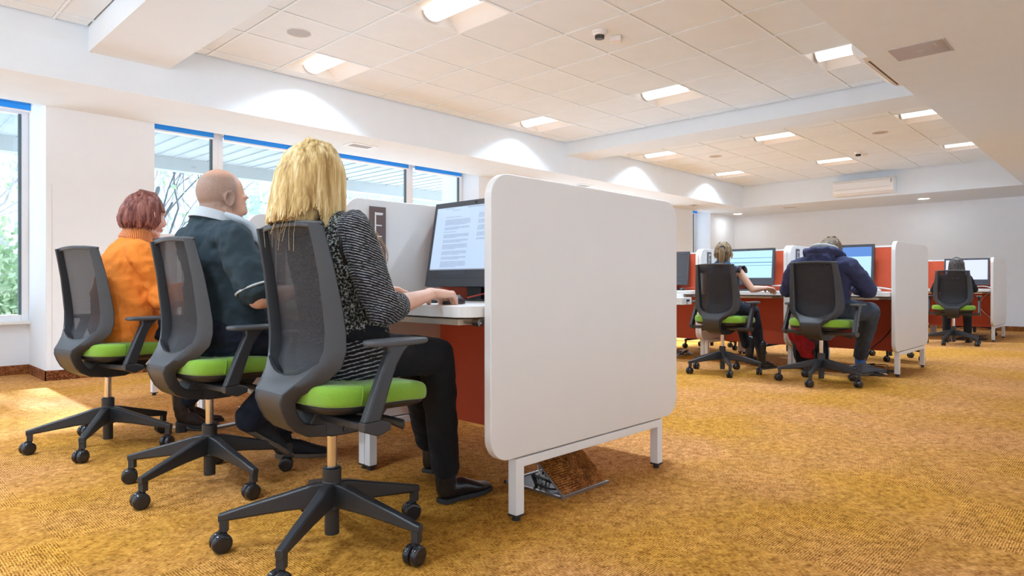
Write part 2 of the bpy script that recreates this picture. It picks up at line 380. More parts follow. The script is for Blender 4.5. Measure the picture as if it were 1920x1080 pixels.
def copy_tree(o, parent=None, **props):
    c = o.copy(); C.objects.link(c)
    if parent: c.parent = parent
    for ch in list(o.children): copy_tree(ch, c)
    for a, v in props.items(): c[a] = v
    return c
def wave_path(a, b, sag, k=10, wob=0.0, seed=0):
    rnd = random.Random(seed); a, b = V(a), V(b); out = []
    off = V((0, 0, 0))
    for i in range(k + 1):
        t = i / k; p = a.lerp(b, t); p.z -= sag * 4 * t * (1 - t)
        if 0 < i < k: p += V((rnd.uniform(-wob, wob), rnd.uniform(-wob, wob), 0))
        out.append(p)
    return out
def smooth_path(pts, sub=6):
    pts = [V(p) for p in pts]; out = []
    for i in range(len(pts) - 1):
        p0, p1, p2, p3 = pts[max(i - 1, 0)], pts[i], pts[i + 1], pts[min(i + 2, len(pts) - 1)]
        for k in range(sub):
            t = k / sub
            out.append(0.5 * ((2 * p1) + (p2 - p0) * t + (2 * p0 - 5 * p1 + 4 * p2 - p3) * t * t + (3 * p1 - p0 - 3 * p2 + p3) * t ** 3))
    out.append(pts[-1]); return out

# ============================================================ THE ROOM
XF, ZT, ZS, YB, YR = 12.51, 2.75, 2.318, 5.715, 1.315      # far bulkhead, tiles, soffit, window-side and near-side tray edges
XW, YW = 14.15, 6.66
X0, Y0 = -3.5, -3.6
bm = BM(); box(bm, X0 - .2, XW + .2, Y0 - .2, 7.45, -0.12, 0); struct('floor', bm, M['carpet'])
# window side: piers, parapet and jambs as one wall
bm = BM()
for a, b in ((X0, -0.95), (1.258, 2.10), (6.25, 7.25), (11.0, 12.25), (13.0, XW + .2)): box(bm, a, b, YW, 7.45, 0, 2.45)
box(bm, -0.95, 1.258, 7.33, 7.45, 0, 0.455)
for a, b in ((2.10, 6.25), (7.25, 11.0), (12.25, 13.0)): box(bm, a, b, 6.98, 7.10, 0, 0.455)
for a, b in ((X0, -0.95), (-.95, 1.258), (1.258, 2.1), (2.10, 6.25), (6.25, 7.25), (7.25, 11.0), (11, 12.25), (12.25, 13.0), (13, XW + .2)): box(bm, a, b, YW, 7.47, 2.41 if (b - a) > .8 or a == 12.25 else ZS, 2.95)
struct('wall_left', bm, M['wall'])
bm = BM(); box(bm, XW, XW + .2, Y0 - .2, 7.45, 0, 2.95); struct('wall_far', bm, M['wall'])
bm = BM(); box(bm, X0 - .2, XW + .2, Y0 - .2, Y0, 0, .1); box(bm, X0 - .2, XW + .2, Y0 - .2, Y0, 2.25, 2.95)
for x in (X0 - .2, -.4, 2.6, 5.6, 8.6, 11.6, XW): box(bm, x, x + .3, Y0 - .2, Y0, .1, 2.25)  # openings between these posts are added, out of view, for fill daylight
struct('wall_right', bm, M['wall'])
bm = BM(); box(bm, X0 - .2, X0, Y0, 7.45, 0, .1); box(bm, X0 - .2, X0, Y0, 7.45, 2.7, 2.95)
for y in (Y0, -.6, 2.4, 5.4, 7.2): box(bm, X0 - .2, X0, y, y + .25, .1, 2.7)  # posts around unseen openings, added to send daylight in along the ceiling
struct('wall_rear', bm, M['wall'])
bm = BM(); box(bm, X0, XW, YB, YW, ZS, 2.95); struct('ceiling_soffit_window_side', bm, M['soffit'])
bm = BM(); box(bm, X0, XW, Y0, YR, ZS, 2.95); struct('ceiling_soffit_near_side', bm, M['soffit'])
bm = BM(); box(bm, XF, XW, YR, YB, ZS, 2.95); struct('ceiling_soffit_far_side', bm, M['soffit'])
bm = BM(); box(bm, 1.345, 1.905, YR, YB, 2.562, 2.9); struct('ceiling_beam', bm, M['soffit'])
bm = BM(); box(bm, 6.99, 7.50, YR, YB, 2.578, 2.9); struct('ceiling_beam', bm, M['soffit'])
# tile fields
P_ = 0.578
YL = [5.55 - P_ * k for k in range(8)]
bays = [(X0, 1.345, [1.125 - P_ * k for k in range(8)]), (1.905, 6.99, [2.21 + P_ * k for k in range(9)]), (7.50, XF, [7.852 + P_ * k for k in range(9)])]
lights = []
bt, bb, bg_ = BM(), BM(), BM()
for bi, (xa, xb, xl) in enumerate(bays):
    xs = sorted([xa, xb] + [x for x in xl if xa < x < xb]); ys = sorted([YR, YB] + YL)
    for i in range(len(xs) - 1):
        for j in range(len(ys) - 1):
            lit = False
            full = xs[i + 1] - xs[i] > .5 and ys[j + 1] - ys[j] > .5
            lx = {0: [1, 5], 1: [2, 7], 2: [2, 6]}[bi]  # lights of the first bay are out of view, added for fill
            if full and i in lx and any(abs(ys[j] - yy) < .02 for yy in (YL[1], YL[4], YL[7])): lit = True
            if lit: lights.append((xs[i], xs[i + 1], ys[j], ys[j + 1])); continue
            g = .013
            box(bt, xs[i] + g, xs[i + 1] - g, ys[j] + g, ys[j + 1] - g, ZT, ZT + .015)
    for x in xs[1:-1]: box(bb, x - .0095, x + .0095, YR, YB, ZT - .004, ZT + .02)
    for y in ys[1:-1]: box(bb, xa, xb, y - .0095, y + .0095, ZT - .0045, ZT + .02)
    box(bg_, xa, xb, YR, YB, ZT + .12, ZT + .16)
struct('ceiling', bt, M['tile']); struct('ceiling_grid', bb, M['tbar']); struct('ceiling_slab', bg_, M['gap'])
# recessed square ceiling lights
def make_light():
    t = thing('ceiling_light', '', 'ceiling light')
    h = P_ / 2 - .012; bm = BM()
    a = [(-h, -h), (h, -h), (h, h), (-h, h)]; k = 0.60
    lo = [bm.verts.new((x, y, 0)) for x, y in a]; hi = [bm.verts.new((x * k, y * .93, .085)) for x, y in a]
    for i in range(4): bm.faces.new((lo[i], lo[(i + 1) % 4], hi[(i + 1) % 4], hi[i]))
    bm.faces.new(hi)
    lo2 = [bm.verts.new((x * 1.03, y * 1.03, 0)) for x, y in a]; hi2 = [bm.verts.new((x * 1.03, y * 1.03, .10)) for x, y in a]
    for i in range(4): bm.faces.new((lo[i], lo2[i], lo2[(i + 1) % 4], lo[(i + 1) % 4])); bm.faces.new((lo2[i], hi2[i], hi2[(i + 1) % 4], lo2[(i + 1) % 4]))
    bm.faces.new(hi2)
    o = finish('housing', bm, M['whiteplastic'], t, smooth=False)
    bm = BM(); prof = [(.085 * math.cos(PI + PI * q / 12), .012 + .055 + .060 * math.sin(PI + PI * q / 12)) for q in range(13)]
    A = [bm.verts.new((x, -h * .90, z)) for x, z in prof]; B = [bm.verts.new((x, h * .90, z)) for x, z in prof]
    for q in range(12): bm.faces.new((A[q], A[q + 1], B[q + 1], B[q]))
    finish('diffuser', bm, M['lamp'], t)
    bm = BM()
    for s in (-1, 1): prism(bm, prof, 'y', s * h * .90, s * (h * .90 + .006))
    finish('end_cap', bm, M['whiteplastic'], t, smooth=False)
    ld = bpy.data.lights.new('ceiling_lamp', 'AREA'); ld.shape = 'RECTANGLE'; ld.size = .10; ld.size_y = .46; ld.energy = LAMP_W; ld.spread = R(135); ld.color = LAMP_C
    lo_ = bpy.data.objects.new('lamp', ld); C.objects.link(lo_); lo_.parent = t; lo_.location = (0, 0, .004)
    return t
proto = None
order = sorted(lights)
row_name = {0: 'window-side row', 1: 'middle row', 2: 'near-soffit row'}
for (xa, xb, ya, yb) in order:
    r = 0 if ya > 4.5 else (1 if ya > 2.5 else 2)
    col = ('before the first beam, unseen, added for fill' if xa > -1 else 'at the room rear, unseen, added for fill') if xb < 1.3 else 'just past the first beam' if xa < 4 else \
          'just before the second beam' if xa < 7 else 'just past the second beam' if xa < 10 else 'closest to the far bulkhead'
    o = make_light() if proto is None else copy_tree(proto)
    if proto is None: proto = o
    o.location = ((xa + xb) / 2, (ya + yb) / 2, ZT - .003)
    o['label'] = 'square recessed ceiling light, %s, %s' % (row_name[r], col)
    o['group'] = 'recessed ceiling lights'; o['category'] = 'ceiling light'
# round loudspeakers in the ceiling
def disc(name, x, y, z, r, label, cat, m, grp=None):
    t = thing(name, label, cat, (x, y, z), 0, grp)
    bm = BM(); n = 32
    prof = [(r, 0), (r * 1.04, -.003), (r * 1.12, -.004), (r * 1.15, 0), (r * 1.15, .01), (r, .01)]
    rings = [[bm.verts.new((q[0] * math.cos(2 * PI * k / n), q[0] * math.sin(2 * PI * k / n), q[1])) for k in range(n)] for q in prof]
    for a, b in zip(rings, rings[1:] + rings[:1]):
        for k in range(n): bm.faces.new((a[k], a[(k + 1) % n], b[(k + 1) % n], b[k]))
    finish('trim_ring', bm, M['whiteplastic'], t)
    bm = BM(); cyl(bm, (0, 0), r, -.001, .006, 32); finish('grille', bm, m, t, smooth=False)
    return t
disc('ceiling_speaker', 2.50, 4.685, ZT, .088, 'round grey ceiling loudspeaker beside the first ceiling beam', 'speaker', M['greyplastic'], 'ceiling loudspeakers')
disc('ceiling_speaker', 9.30, 4.68, ZT, .088, 'round ceiling loudspeaker past the second beam, window side', 'speaker', M['greyplastic'], 'ceiling loudspeakers')
disc('ceiling_speaker', 9.30, 2.43, ZT, .088, 'round ceiling loudspeaker past the second beam, nearer the big soffit', 'speaker', M['greyplastic'], 'ceiling loudspeakers')
# smoke detectors
def detector(x, y, label):
    t = thing('smoke_detector', label, 'smoke detector', (x, y, ZT), 0, 'ceiling smoke detectors')
    bm = BM(); cyl(bm, (0, 0), .055, -.018, 0, 24, r2=.062); cyl(bm, (0, 0), .044, -.034, -.018, 24, r2=.052); finish('base', bm, M['whiteplastic'], t, bevel=.003)
    bm = BM()
    for k in range(14):
        a = 2 * PI * k / 14; mt = Matrix.Translation((0, 0, -.045)) @ Matrix.Rotation(a, 4, 'Z'); box(bm, .018, .036, -.003, .003, -.012, .012, mtx=mt)
    cyl(bm, (0, 0), .026, -.06, -.034, 20, r2=.03)
    finish('sensor_cage', bm, M['darkgrille'], t, smooth=False)
def motion(x, y, label):
    t = thing('motion_sensor', label, 'motion sensor', (x, y, ZT), R(30), 'ceiling motion sensors')
    bm = BM(); prism(bm, [(-.05, 0), (.05, 0), (.03, -.045), (-.035, -.035)], 'y', -.04, .04); finish('housing', bm, M['whiteplastic'], t, smooth=False, bevel=.006)
    bm = BM(); box(bm, .033, .046, -.02, .02, -.03, -.008); finish('lens', bm, M['darkgrille'], t, smooth=False)
detector(4.08, 3.00, 'white smoke detector with slotted cage in the near tile field'); motion(4.27, 2.98, 'small wedge-shaped motion sensor beside the near smoke detector')
detector(10.45, 3.02, 'tiny white smoke detector in the far tile field'); motion(10.66, 3.0, 'tiny motion sensor beside the far smoke detector')
# air conditioners
def aircon(loc, rz, label, L):
    t = thing('air_conditioner', label, 'air conditioner', loc, rz, 'wall air conditioners')
    bm = BM(); prof = [(0, 0), (0, .27), (.17, .27), (.20, .245), (.205, .09), (.19, .04), (.13, 0)]
    prism(bm, prof, 'y', -L / 2, L / 2); finish('body', bm, M['whiteplastic'], t, smooth=False, bevel=.008)
    bm = BM(); box(bm, .200, .2085, -L / 2 + .03, L / 2 - .06, .222, .226); box(bm, .200, .2085, -L / 2 + .03, L / 2 - .06, .105, .109); finish('panel_seam', bm, M['greyplastic'], t, smooth=False)
    bm = BM(); mt = Matrix.Translation((.165, 0, .022)) @ Matrix.Rotation(R(-35), 4, 'Y'); box(bm, -.035, .035, -L / 2 + .05, L / 2 - .08, -.004, .003, mtx=mt); finish('louvre', bm, M['whiteplastic'], t, smooth=False)
    bm = BM(); box(bm, .105, .118, -L / 2 + .06, L / 2 - .09, -.0015, .004); finish('air_slot', bm, M['darkgrille'], t, smooth=False)
    bm = BM(); box(bm, .197, .2075, L / 2 - .045, L / 2 - .02, .17, .235); finish('display', bm, M['greyplastic'], t, smooth=False)
aircon((XF, 3.50, 2.355), PI, 'white air conditioner on the far bulkhead', .96)
aircon((5.55, YR, 2.42), PI / 2, 'white air conditioner behind the edge of the big near soffit', .92)
# access hatch and slot diffusers
t = thing('access_hatch', 'shiny grey rectangular hatch in the big near soffit', 'hatch', (4.845, 1.035, ZS))
bm = BM(); box(bm, -.14, .14, -.155, .155, -.004, .004); finish('door', bm, plain('hatch_metal', (.50, .50, .52, 1), .22, var=.03, metal=.3), t, smooth=False, bevel=.002)
bm = BM(); box(bm, -.145, .145, -.16, -.146, -.006, .002); box(bm, -.10, -.04, -.105, -.09, -.008, .0); box(bm, -.006, .006, -.02, .02, -.006, 0); finish('latch', bm, M['greyplastic'], t, smooth=False)
def slot(x, y, label, rz=0):
    t = thing('air_vent', label, 'air vent', (x, y, ZS), rz, 'slot vents in the lowered soffit')
    bm = BM()
    for a in ((-.16, -.13, -.10, .10), (.13, .16, -.10, .10), (-.13, .13, -.10, -.07), (-.13, .13, .07, .10)): box(bm, a[0], a[1], a[2], a[3], -.008, .004)
    finish('frame', bm, M['whiteplastic'], t, smooth=False)
    bm = BM()
    for k in range(5): box(bm, -.13, .13, -.065 + k * .028, -.050 + k * .028, -.005, .003)
    finish('slat', bm, M['greyplastic'], t, smooth=False)
    bm = BM(); box(bm, -.13, .13, -.07, .07, .001, .006); finish('backing', bm, M['darkgrille'], t, smooth=False)
slot(3.99, 6.13, 'slot air vent above the middle window, over the blonde person')
slot(7.95, 6.15, 'slot air vent over the top edge of the big white end panel')
slot(11.40, 6.18, 'slot air vent near the narrow far window')
slot(13.0, 5.0, 'slot air vent in the soffit before the far wall', PI / 2)
# recessed downlights in the lowered soffit
def downlight(x, y, label):
    t = thing('downlight', label, 'downlight', (x, y, ZS), 0, 'recessed downlights')
    bm = BM(); n = 28; prof = [(.075, .0), (.095, -.006), (.10, 0), (.10, .004), (.075, .004)]
    rings = [[bm.verts.new((q[0] * math.cos(2 * PI * k / n), q[0] * math.sin(2 * PI * k / n), q[1])) for k in range(n)] for q in prof]
    for a, b in zip(rings, rings[1:] + rings[:1]):
        for k in range(n): bm.faces.new((a[k], a[(k + 1) % n], b[(k + 1) % n], b[k]))
    finish('trim_ring', bm, M['whiteplastic'], t)
    bm = BM(); cyl(bm, (0, 0), .075, -.002, .003, 28); finish('lens', bm, M['spot'], t, smooth=False)
downlight(13.35, 2.80, 'bright round downlight in the soffit before the far wall')
downlight(13.5, 6.28, 'round downlight in the corner by the narrow far window')
for x, l in ((-1.5, 'rearmost of three'), (1.5, 'middle one of three'), (4.5, 'foremost of three')): downlight(x, -1.2, 'added fill downlight, %s in the near soffit behind the viewer' % l)  # unseen lamps added as fill light from behind the camera
# skirting of rust carpet
def skirt(name, segs):
    bm = BM()
    for a in segs: box(bm, a[0], a[1], a[2], a[3], 0, .085)
    struct(name, bm, M['skirting'])
e = .008
skirt('baseboard_left', [(-.95, 1.258, 7.33 - e, 7.33), (1.258 - e, 1.258, YW - e, 7.33), (1.258 - e, 2.10 + e, YW - e, YW), (2.10, 2.10 + e, YW, 6.98), (2.10, 6.25, 6.98 - e, 6.98),
    (6.25 - e, 6.25, YW - e, 6.98), (6.25 - e, 7.25 + e, YW - e, YW), (7.25, 11, 6.98 - e, 6.98), (11 - e, 12.25 + e, YW - e, YW), (13 - e, XW, YW - e, YW), (X0, -.95, YW - e, YW)])
skirt('baseboard_far', [(XW - e, XW, Y0, YW)])
# cable duct strip on the pier corner
bm = BM(); box(bm, 1.262, 1.298, YW - .006, YW, .09, 1.66); struct('trim_1', bm, M['wall'], bevel=.002)
# window sills
bm = BM(); box(bm, -.95, 1.258, 7.26, 7.45, .455, .485); struct('trim_2', bm, M['whiteplastic'], bevel=.005)
bm = BM()
for a, b in ((2.10, 6.25), (7.25, 11.0), (12.25, 13.0)): box(bm, a, b, 6.93, 7.10, .455, .48)
struct('trim_3', bm, M['whiteplastic'], bevel=.005)
# windows
wn = [0]
def window(x0, x1, y, z0=.48, z1=2.42, gasket='r'):
    wn[0] += 1; f = .055; bm = BM()
    box(bm, x0, x0 + f, y - .03, y + .03, z0, z1); box(bm, x1 - f, x1, y - .03, y + .03, z0, z1)
    box(bm, x0 + f, x1 - f, y - .03, y + .03, z0, z0 + .06); box(bm, x0 + f, x1 - f, y - .03, y + .03, z1 - .06, z1)
    o = struct('window_%d' % wn[0], bm, M['winframe'], bevel=.004)
    bm = BM(); box(bm, x0 + f, x1 - f, y - .004, y + .004, z0 + .06, z1 - .06); finish('window_pane', bm, M['glass'], o, smooth=False)
    bm = BM(); box(bm, x1 - f - .022, x1 - f, y - .032, y - .004, z0 + .06, z1 - .06); finish('window_gasket', bm, M['gasket'], o, smooth=False)
window(-.95, .14, 7.38); window(.14, 1.258, 7.38)
XM = [2.10, 2.823, 4.07, 5.322, 6.25]
for a, b in zip(XM, XM[1:]): window(a, b, 7.04)
for a, b in ((7.25, 8.5), (8.5, 9.75), (9.75, 11.0), (12.25, 13.0)): window(a, b, 7.04)  # all but the narrow last one are hidden, added for light
def blind(x0, x1, y, zb, label):
    t = thing('roller_blind', label, 'roller blind', ((x0 + x1) / 2, y, zb), 0, 'rolled up blue blinds')
    L = (x1 - x0) / 2; bm = BM(); cyl(bm, (0, .075), .026, -L, L, 20, axis='x'); finish('roller', bm, M['blind2'], t)
    bm = BM(); box(bm, -L, L, -.027, -.023, .004, .055); box(bm, -L, L, -.030, -.020, .052, .060); finish('fabric', bm, M['blind'], t, smooth=False)
    bm = BM(); box(bm, -L, L, -.031, -.019, -.012, .004); finish('bottom_bar', bm, M['whiteplastic'], t, smooth=False)
    bm = BM()
    for s in (-1, 1): cyl(bm, (0, .075), .03, s * L, s * (L + .012), 16, axis='x')
    finish('bracket', bm, M['whiteplastic'], t)
blind(-.90, 1.215, 7.03, 2.325, 'blue roller blind on the window farthest to the left, beside the pier')
bl = ['narrow blue roller blind over the window beside the pier', 'blue roller blind left of the blonde hair', 'blue roller blind right of the blonde hair', 'short blue roller blind at the end of the window row, above the nearest screen']
for k, (a, b) in enumerate(zip(XM, XM[1:])): blind(a + .035, b - .07, 6.965, 2.325, bl[k])
for a, b, l in ((7.3, 8.45, 'a'), (8.55, 9.7, 'b'), (9.8, 10.95, 'c')): pass
blind(12.30, 12.95, 6.965, 2.325, 'tiny blue blind on the narrow far window')

# ------------------------------------------------------------ outside
bm = BM(); box(bm, -60, 60, -60, 60, -.5, -.35); struct('ground_outside', bm, M['paving'])
bm = BM(); box(bm, -8, 22, 7.47, 8.95, 2.42, 2.60); box(bm, -8, 22, 8.80, 8.95, 2.25, 2.45)
for k in range(150): box(bm, -8 + k * .2, -7.985 + k * .2, 7.47, 8.8, 2.405, 2.42)
struct('roof_canopy', bm, plain('canopy_white', (.44, .49, .50, 1), .7, var=.02))
def branchy(bm, p, d, r, L, depth, rnd, spread=.6):
    k = 4; pts = [V(p)]; q = V(p); dd = V(d).normalized()
    for i in range(k):
        dd = (dd + V((rnd.uniform(-.18, .18), rnd.uniform(-.18, .18), rnd.uniform(-.05, .15)))).normalized(); q = q + dd * L / k; pts.append(q.copy())
    tube(bm, pts, [r * (1 - .11 * i) for i in range(k + 1)], 6)
    if depth <= 0: return
    for c in range(3 if depth > 1 else 2):
        i = rnd.randint(1, k); nd = (dd + V((rnd.uniform(-1, 1), rnd.uniform(-.6, .6), rnd.uniform(-.2, .8))) * spread).normalized()
        branchy(bm, pts[i], nd, r * .52, L * .72, depth - 1, rnd, spread)
def foliage(bm, c, r, n, rnd, s=.06):
    for k in range(n):
        a, b = rnd.uniform(0, 2 * PI), math.acos(rnd.uniform(-1, 1)); q = rnd.uniform(.55, 1.0)
        p = V(c) + V((r[0] * q * math.sin(b) * math.cos(a), r[1] * q * math.sin(b) * math.sin(a), r[2] * q * math.cos(b)))
        u = V((rnd.uniform(-1, 1), rnd.uniform(-1, 1), rnd.uniform(-1, 1))).normalized(); v = u.orthogonal().normalized(); ss = s * rnd.uniform(.6, 1.3)
        vs = [bm.verts.new(p + x) for x in (u * ss, v * ss * .55, -u * ss, -v * ss * .55)]; bm.faces.new(vs).smooth = False
def tree(x, y, label, r, L, d, seed, m, leafy=0, sp=.6, lm='leaf'):
    rnd = random.Random(seed); t = thing('tree', label, 'tree', (x, y, -.35), 0, 'trees outside the windows')
    bm = BM(); branchy(bm, (0, 0, 0), d, r, L, 4, rnd, sp); finish('trunk', bm, M[m], t)
    if leafy:
        bm = BM()
        for k in range(7): foliage(bm, (rnd.uniform(-1.2, 1.2), rnd.uniform(-1, 1), L + rnd.uniform(-.6, 1.6)), (.8, .8, .6), leafy, rnd)
        finish('foliage', bm, M[lm], t, smooth=False)
tree(2.35, 14.5, 'thick bare trunk behind the leftmost window', .26, 3.2, (-.08, 0, 1), 3, 'bark', 160)
tree(3.1, 11.6, 'thin dark leaning branch tree behind the window beside the pier', .055, 2.8, (.34, 0, 1), 11, 'branch', 40, .8)
tree(5.9, 15.5, 'bare branching tree behind the bald head', .09, 2.9, (.1, 0, 1), 21, 'bark', 60, .8)
tree(.3, 12.6, 'thin bare tree at the left edge of the leftmost window', .05, 2.6, (.12, 0, 1), 33, 'bark', 0, .8)
tree(11.0, 16.0, 'bare tree seen above the second white divider', .1, 2.9, (0, 0, 1), 41, 'bark', 90, .7)
tree(22.5, 13.5, 'yellow green tree behind the narrow far window', .12, 2.0, (0, 0, 1), 51, 'bark', 520, .6, 'leaf2')
def bush(x, y, r, n, label, seed, m='leaf'):
    rnd = random.Random(seed); bm = BM(); foliage(bm, (0, 0, r[2] * .8), r, n, rnd, .055); foliage(bm, (.3, 0, r[2] * .5), (r[0] * .8, r[1] * .8, r[2] * .6), n // 2, rnd, .055)
    tag(finish('bush', bm, M[m], None, smooth=False, loc=(x, y, -.35)), label, 'bush', 'bushes outside the windows')
bush(1.1, 10.6, (1.5, .7, 1.15), 5200, 'pale green bush low behind the leftmost window', 61)
bush(3.4, 10.9, (1.1, .6, .75), 2400, 'yellowish low bush beside the pale green bush', 62, 'leaf2')
bush(6.6, 12.4, (1.6, .7, .8), 2600, 'green bush behind the seated row at the windows', 63)
bush(21.3, 12.5, (1.6, .8, 1.8), 2600, 'bright bush low behind the narrow far window', 64, 'leaf2')
M['pane'] = plain('distant_pane', (.42, .55, .70, 1), .3)
b = thing('building', 'pale blue building beyond the trees', 'building', (19, 30, -.35))
bm = BM(); box(bm, -7, 16, 0, 6, 0, 6.2); box(bm, -7.3, 16.3, -.3, 6, 6.2, 6.5); finish('facade', bm, M['bldg'], b, smooth=False)
for k in range(9):
    for z in (1.0, 3.9):
        f = BM(); box(f, -6.2 + k * 2.5, -4.9 + k * 2.5, -.06, .05, z, z + 1.5); wf = finish('window', f, M['whiteplastic'], b, smooth=False)
        f = BM(); box(f, -6.1 + k * 2.5, -5.6 + k * 2.5, -.08, -.05, z + .1, z + 1.4); box(f, -5.5 + k * 2.5, -5.0 + k * 2.5, -.08, -.05, z + .1, z + 1.4); finish('pane', f, M['pane'], wf, smooth=False)

# ============================================================ STUDY CARRELS
HW = 0.597; PIT = 0.93
def panel_outline(): return rrect(-HW, HW, .222, 1.192, .085, 9)
def mk_panel(t, y, side):
    bm = BM(); prism(bm, panel_outline(), 'y', y, y + .033)
    return finish('side_panel', bm, M['panel'], t, smooth=False, bevel=.004, seg=3)
def mk_legframe(t, y):
    bm = BM(); box(bm, -.474, .474, y, y + .04, .185, .217)
    for s in (-1, 1): box(bm, *sorted((s * .434, s * .474)), y, y + .04, .022, .19)
    o = finish('leg_frame', bm, M['legs'], t, smooth=False, bevel=.003)
    for s in (-1, 1):
        bm = BM(); box(bm, *sorted((s * .434, s * .474)), y, y + .04, .016, .023); cyl(bm, (s * .454, y + .02), .014, 0, .017, 14); finish('foot', bm, M['black'], o, smooth=False)
def mk_desk(t, s):
    d0, d1 = .686, .072; r = .11
    ol = rrect(-d0, -d1, .036, PIT - .041, [.002, r, .05, .002], 10)
    # seat side corners rounded: outline built for the -x side, mirrored for +x
    ol = []
    for (cx, cy, a0, rr) in ((-d0 + r, PIT - .041 - r, 90, r), (-d0 + .06, .040 + .06, 180, .06)):
        for k in range(11):
            a = R(a0 + 90 * k / 10); ol.append((cx + rr * math.cos(a), cy + rr * math.sin(a)))
    ol += [(-d1, .040), (-d1, PIT - .041)]
    if s > 0: ol = [(-x, y) for x, y in ol]
    bm = BM(); prism(bm, ol, 'z', .708, .746); finish('desktop', bm, M['desk'], t, smooth=False, bevel=.002)
    bm = BM(); box(bm, *sorted((s * .626, s * .20)), .13, .80, .678, .699); o = finish('keyboard_tray', bm, M['tray'], t, smooth=False, bevel=.002)
    bm = BM(); tube(bm, [(s * .60, .125, .688), (s * .60, .045, .688)], .004, 8); cyl(bm, (s * .60, .69), .014, .045, .075, 14, axis='y'); finish('runner', bm, M['alu'], o)
def mk_bracket(t, s):
    # bronze plate with a white keyhole slot and six short teeth, on the inner face of the far panel
    yy = PIT - .040; x0, x1 = -.473, -.387
    bm = BM(); box(bm, *sorted((s * .387, s * .473)), yy - .0035, yy, .80, 1.16)
    o = finish('slotted_rail', bm, M['plate'], t, smooth=False, bevel=.001)
    bm = BM(); q = -1 if s < 0 else 1
    def bb(a, b, z0, z1): box(bm, *sorted((q * a, q * b)), yy - .0048, yy - .0030, z0, z1)
    bb(.440, .446, .81, 1.135)
    for k in range(7): bb(.410, .446, .835 + k * .048, .840 + k * .048)
    bb(.404, .446, 1.125, 1.134)
    finish('slot', bm, M['edge'], o, smooth=False)
def make_carrel():
    t = thing('study_carrel', '', 'desk cubicle')
    mk_panel(t, 0, 0); mk_panel(t, PIT - .036, 1); mk_legframe(t, 0.001); mk_legframe(t, PIT - .044)
    for s in (-1, 1):
        bm = BM(); box(bm, *sorted((s * .066, s * .046)), .033, PIT - .036, .184, 1.165); finish('red_divider', bm, M['red'], t, smooth=False)
        mk_desk(t, s)
    mk_bracket(t, -1); mk_bracket(t, 1)
    bm = BM(); box(bm, -.068, .068, .033, PIT - .036, 1.165, 1.18); finish('top_rail', bm, M['edge'], t, smooth=False, bevel=.002)
    return t
cl = [
 (2.106, 1.55, ['large white-sided desk cubicle nearest the viewer, where the blonde person sits',
                'double desk cubicle where the bald person sits, behind the nearest one',
                'double desk cubicle where the person in orange sits',
                'last cubicle of the nearest row, closest to the windows, with no one at it']),
 (6.986, 1.55, ['middle-distance desk cubicle with white end panel, where the person in a navy hoodie sits',
                'middle-distance desk cubicle where the ponytailed person sits',
                'desk cubicle with a dark switched-off screen, beside the big end panel in view',
                'last cubicle of the middle-distance row, hidden mostly behind the big end panel']),
 (11.868, 1.52, ['farthest desk cubicle, where the long-haired person in black sits',
                 'second cubicle of the farthest row, mostly behind the navy hoodie row'])]
carrel = None
for cx, cy, labs in cl:
    for k, lab in enumerate(labs):
        o = make_carrel() if carrel is None else copy_tree(carrel)
        if carrel is None: carrel = o
        o.location = (cx, cy + PIT * k, 0); o['label'] = lab; o['group'] = 'desk cubicles'; o['category'] = 'desk cubicle'

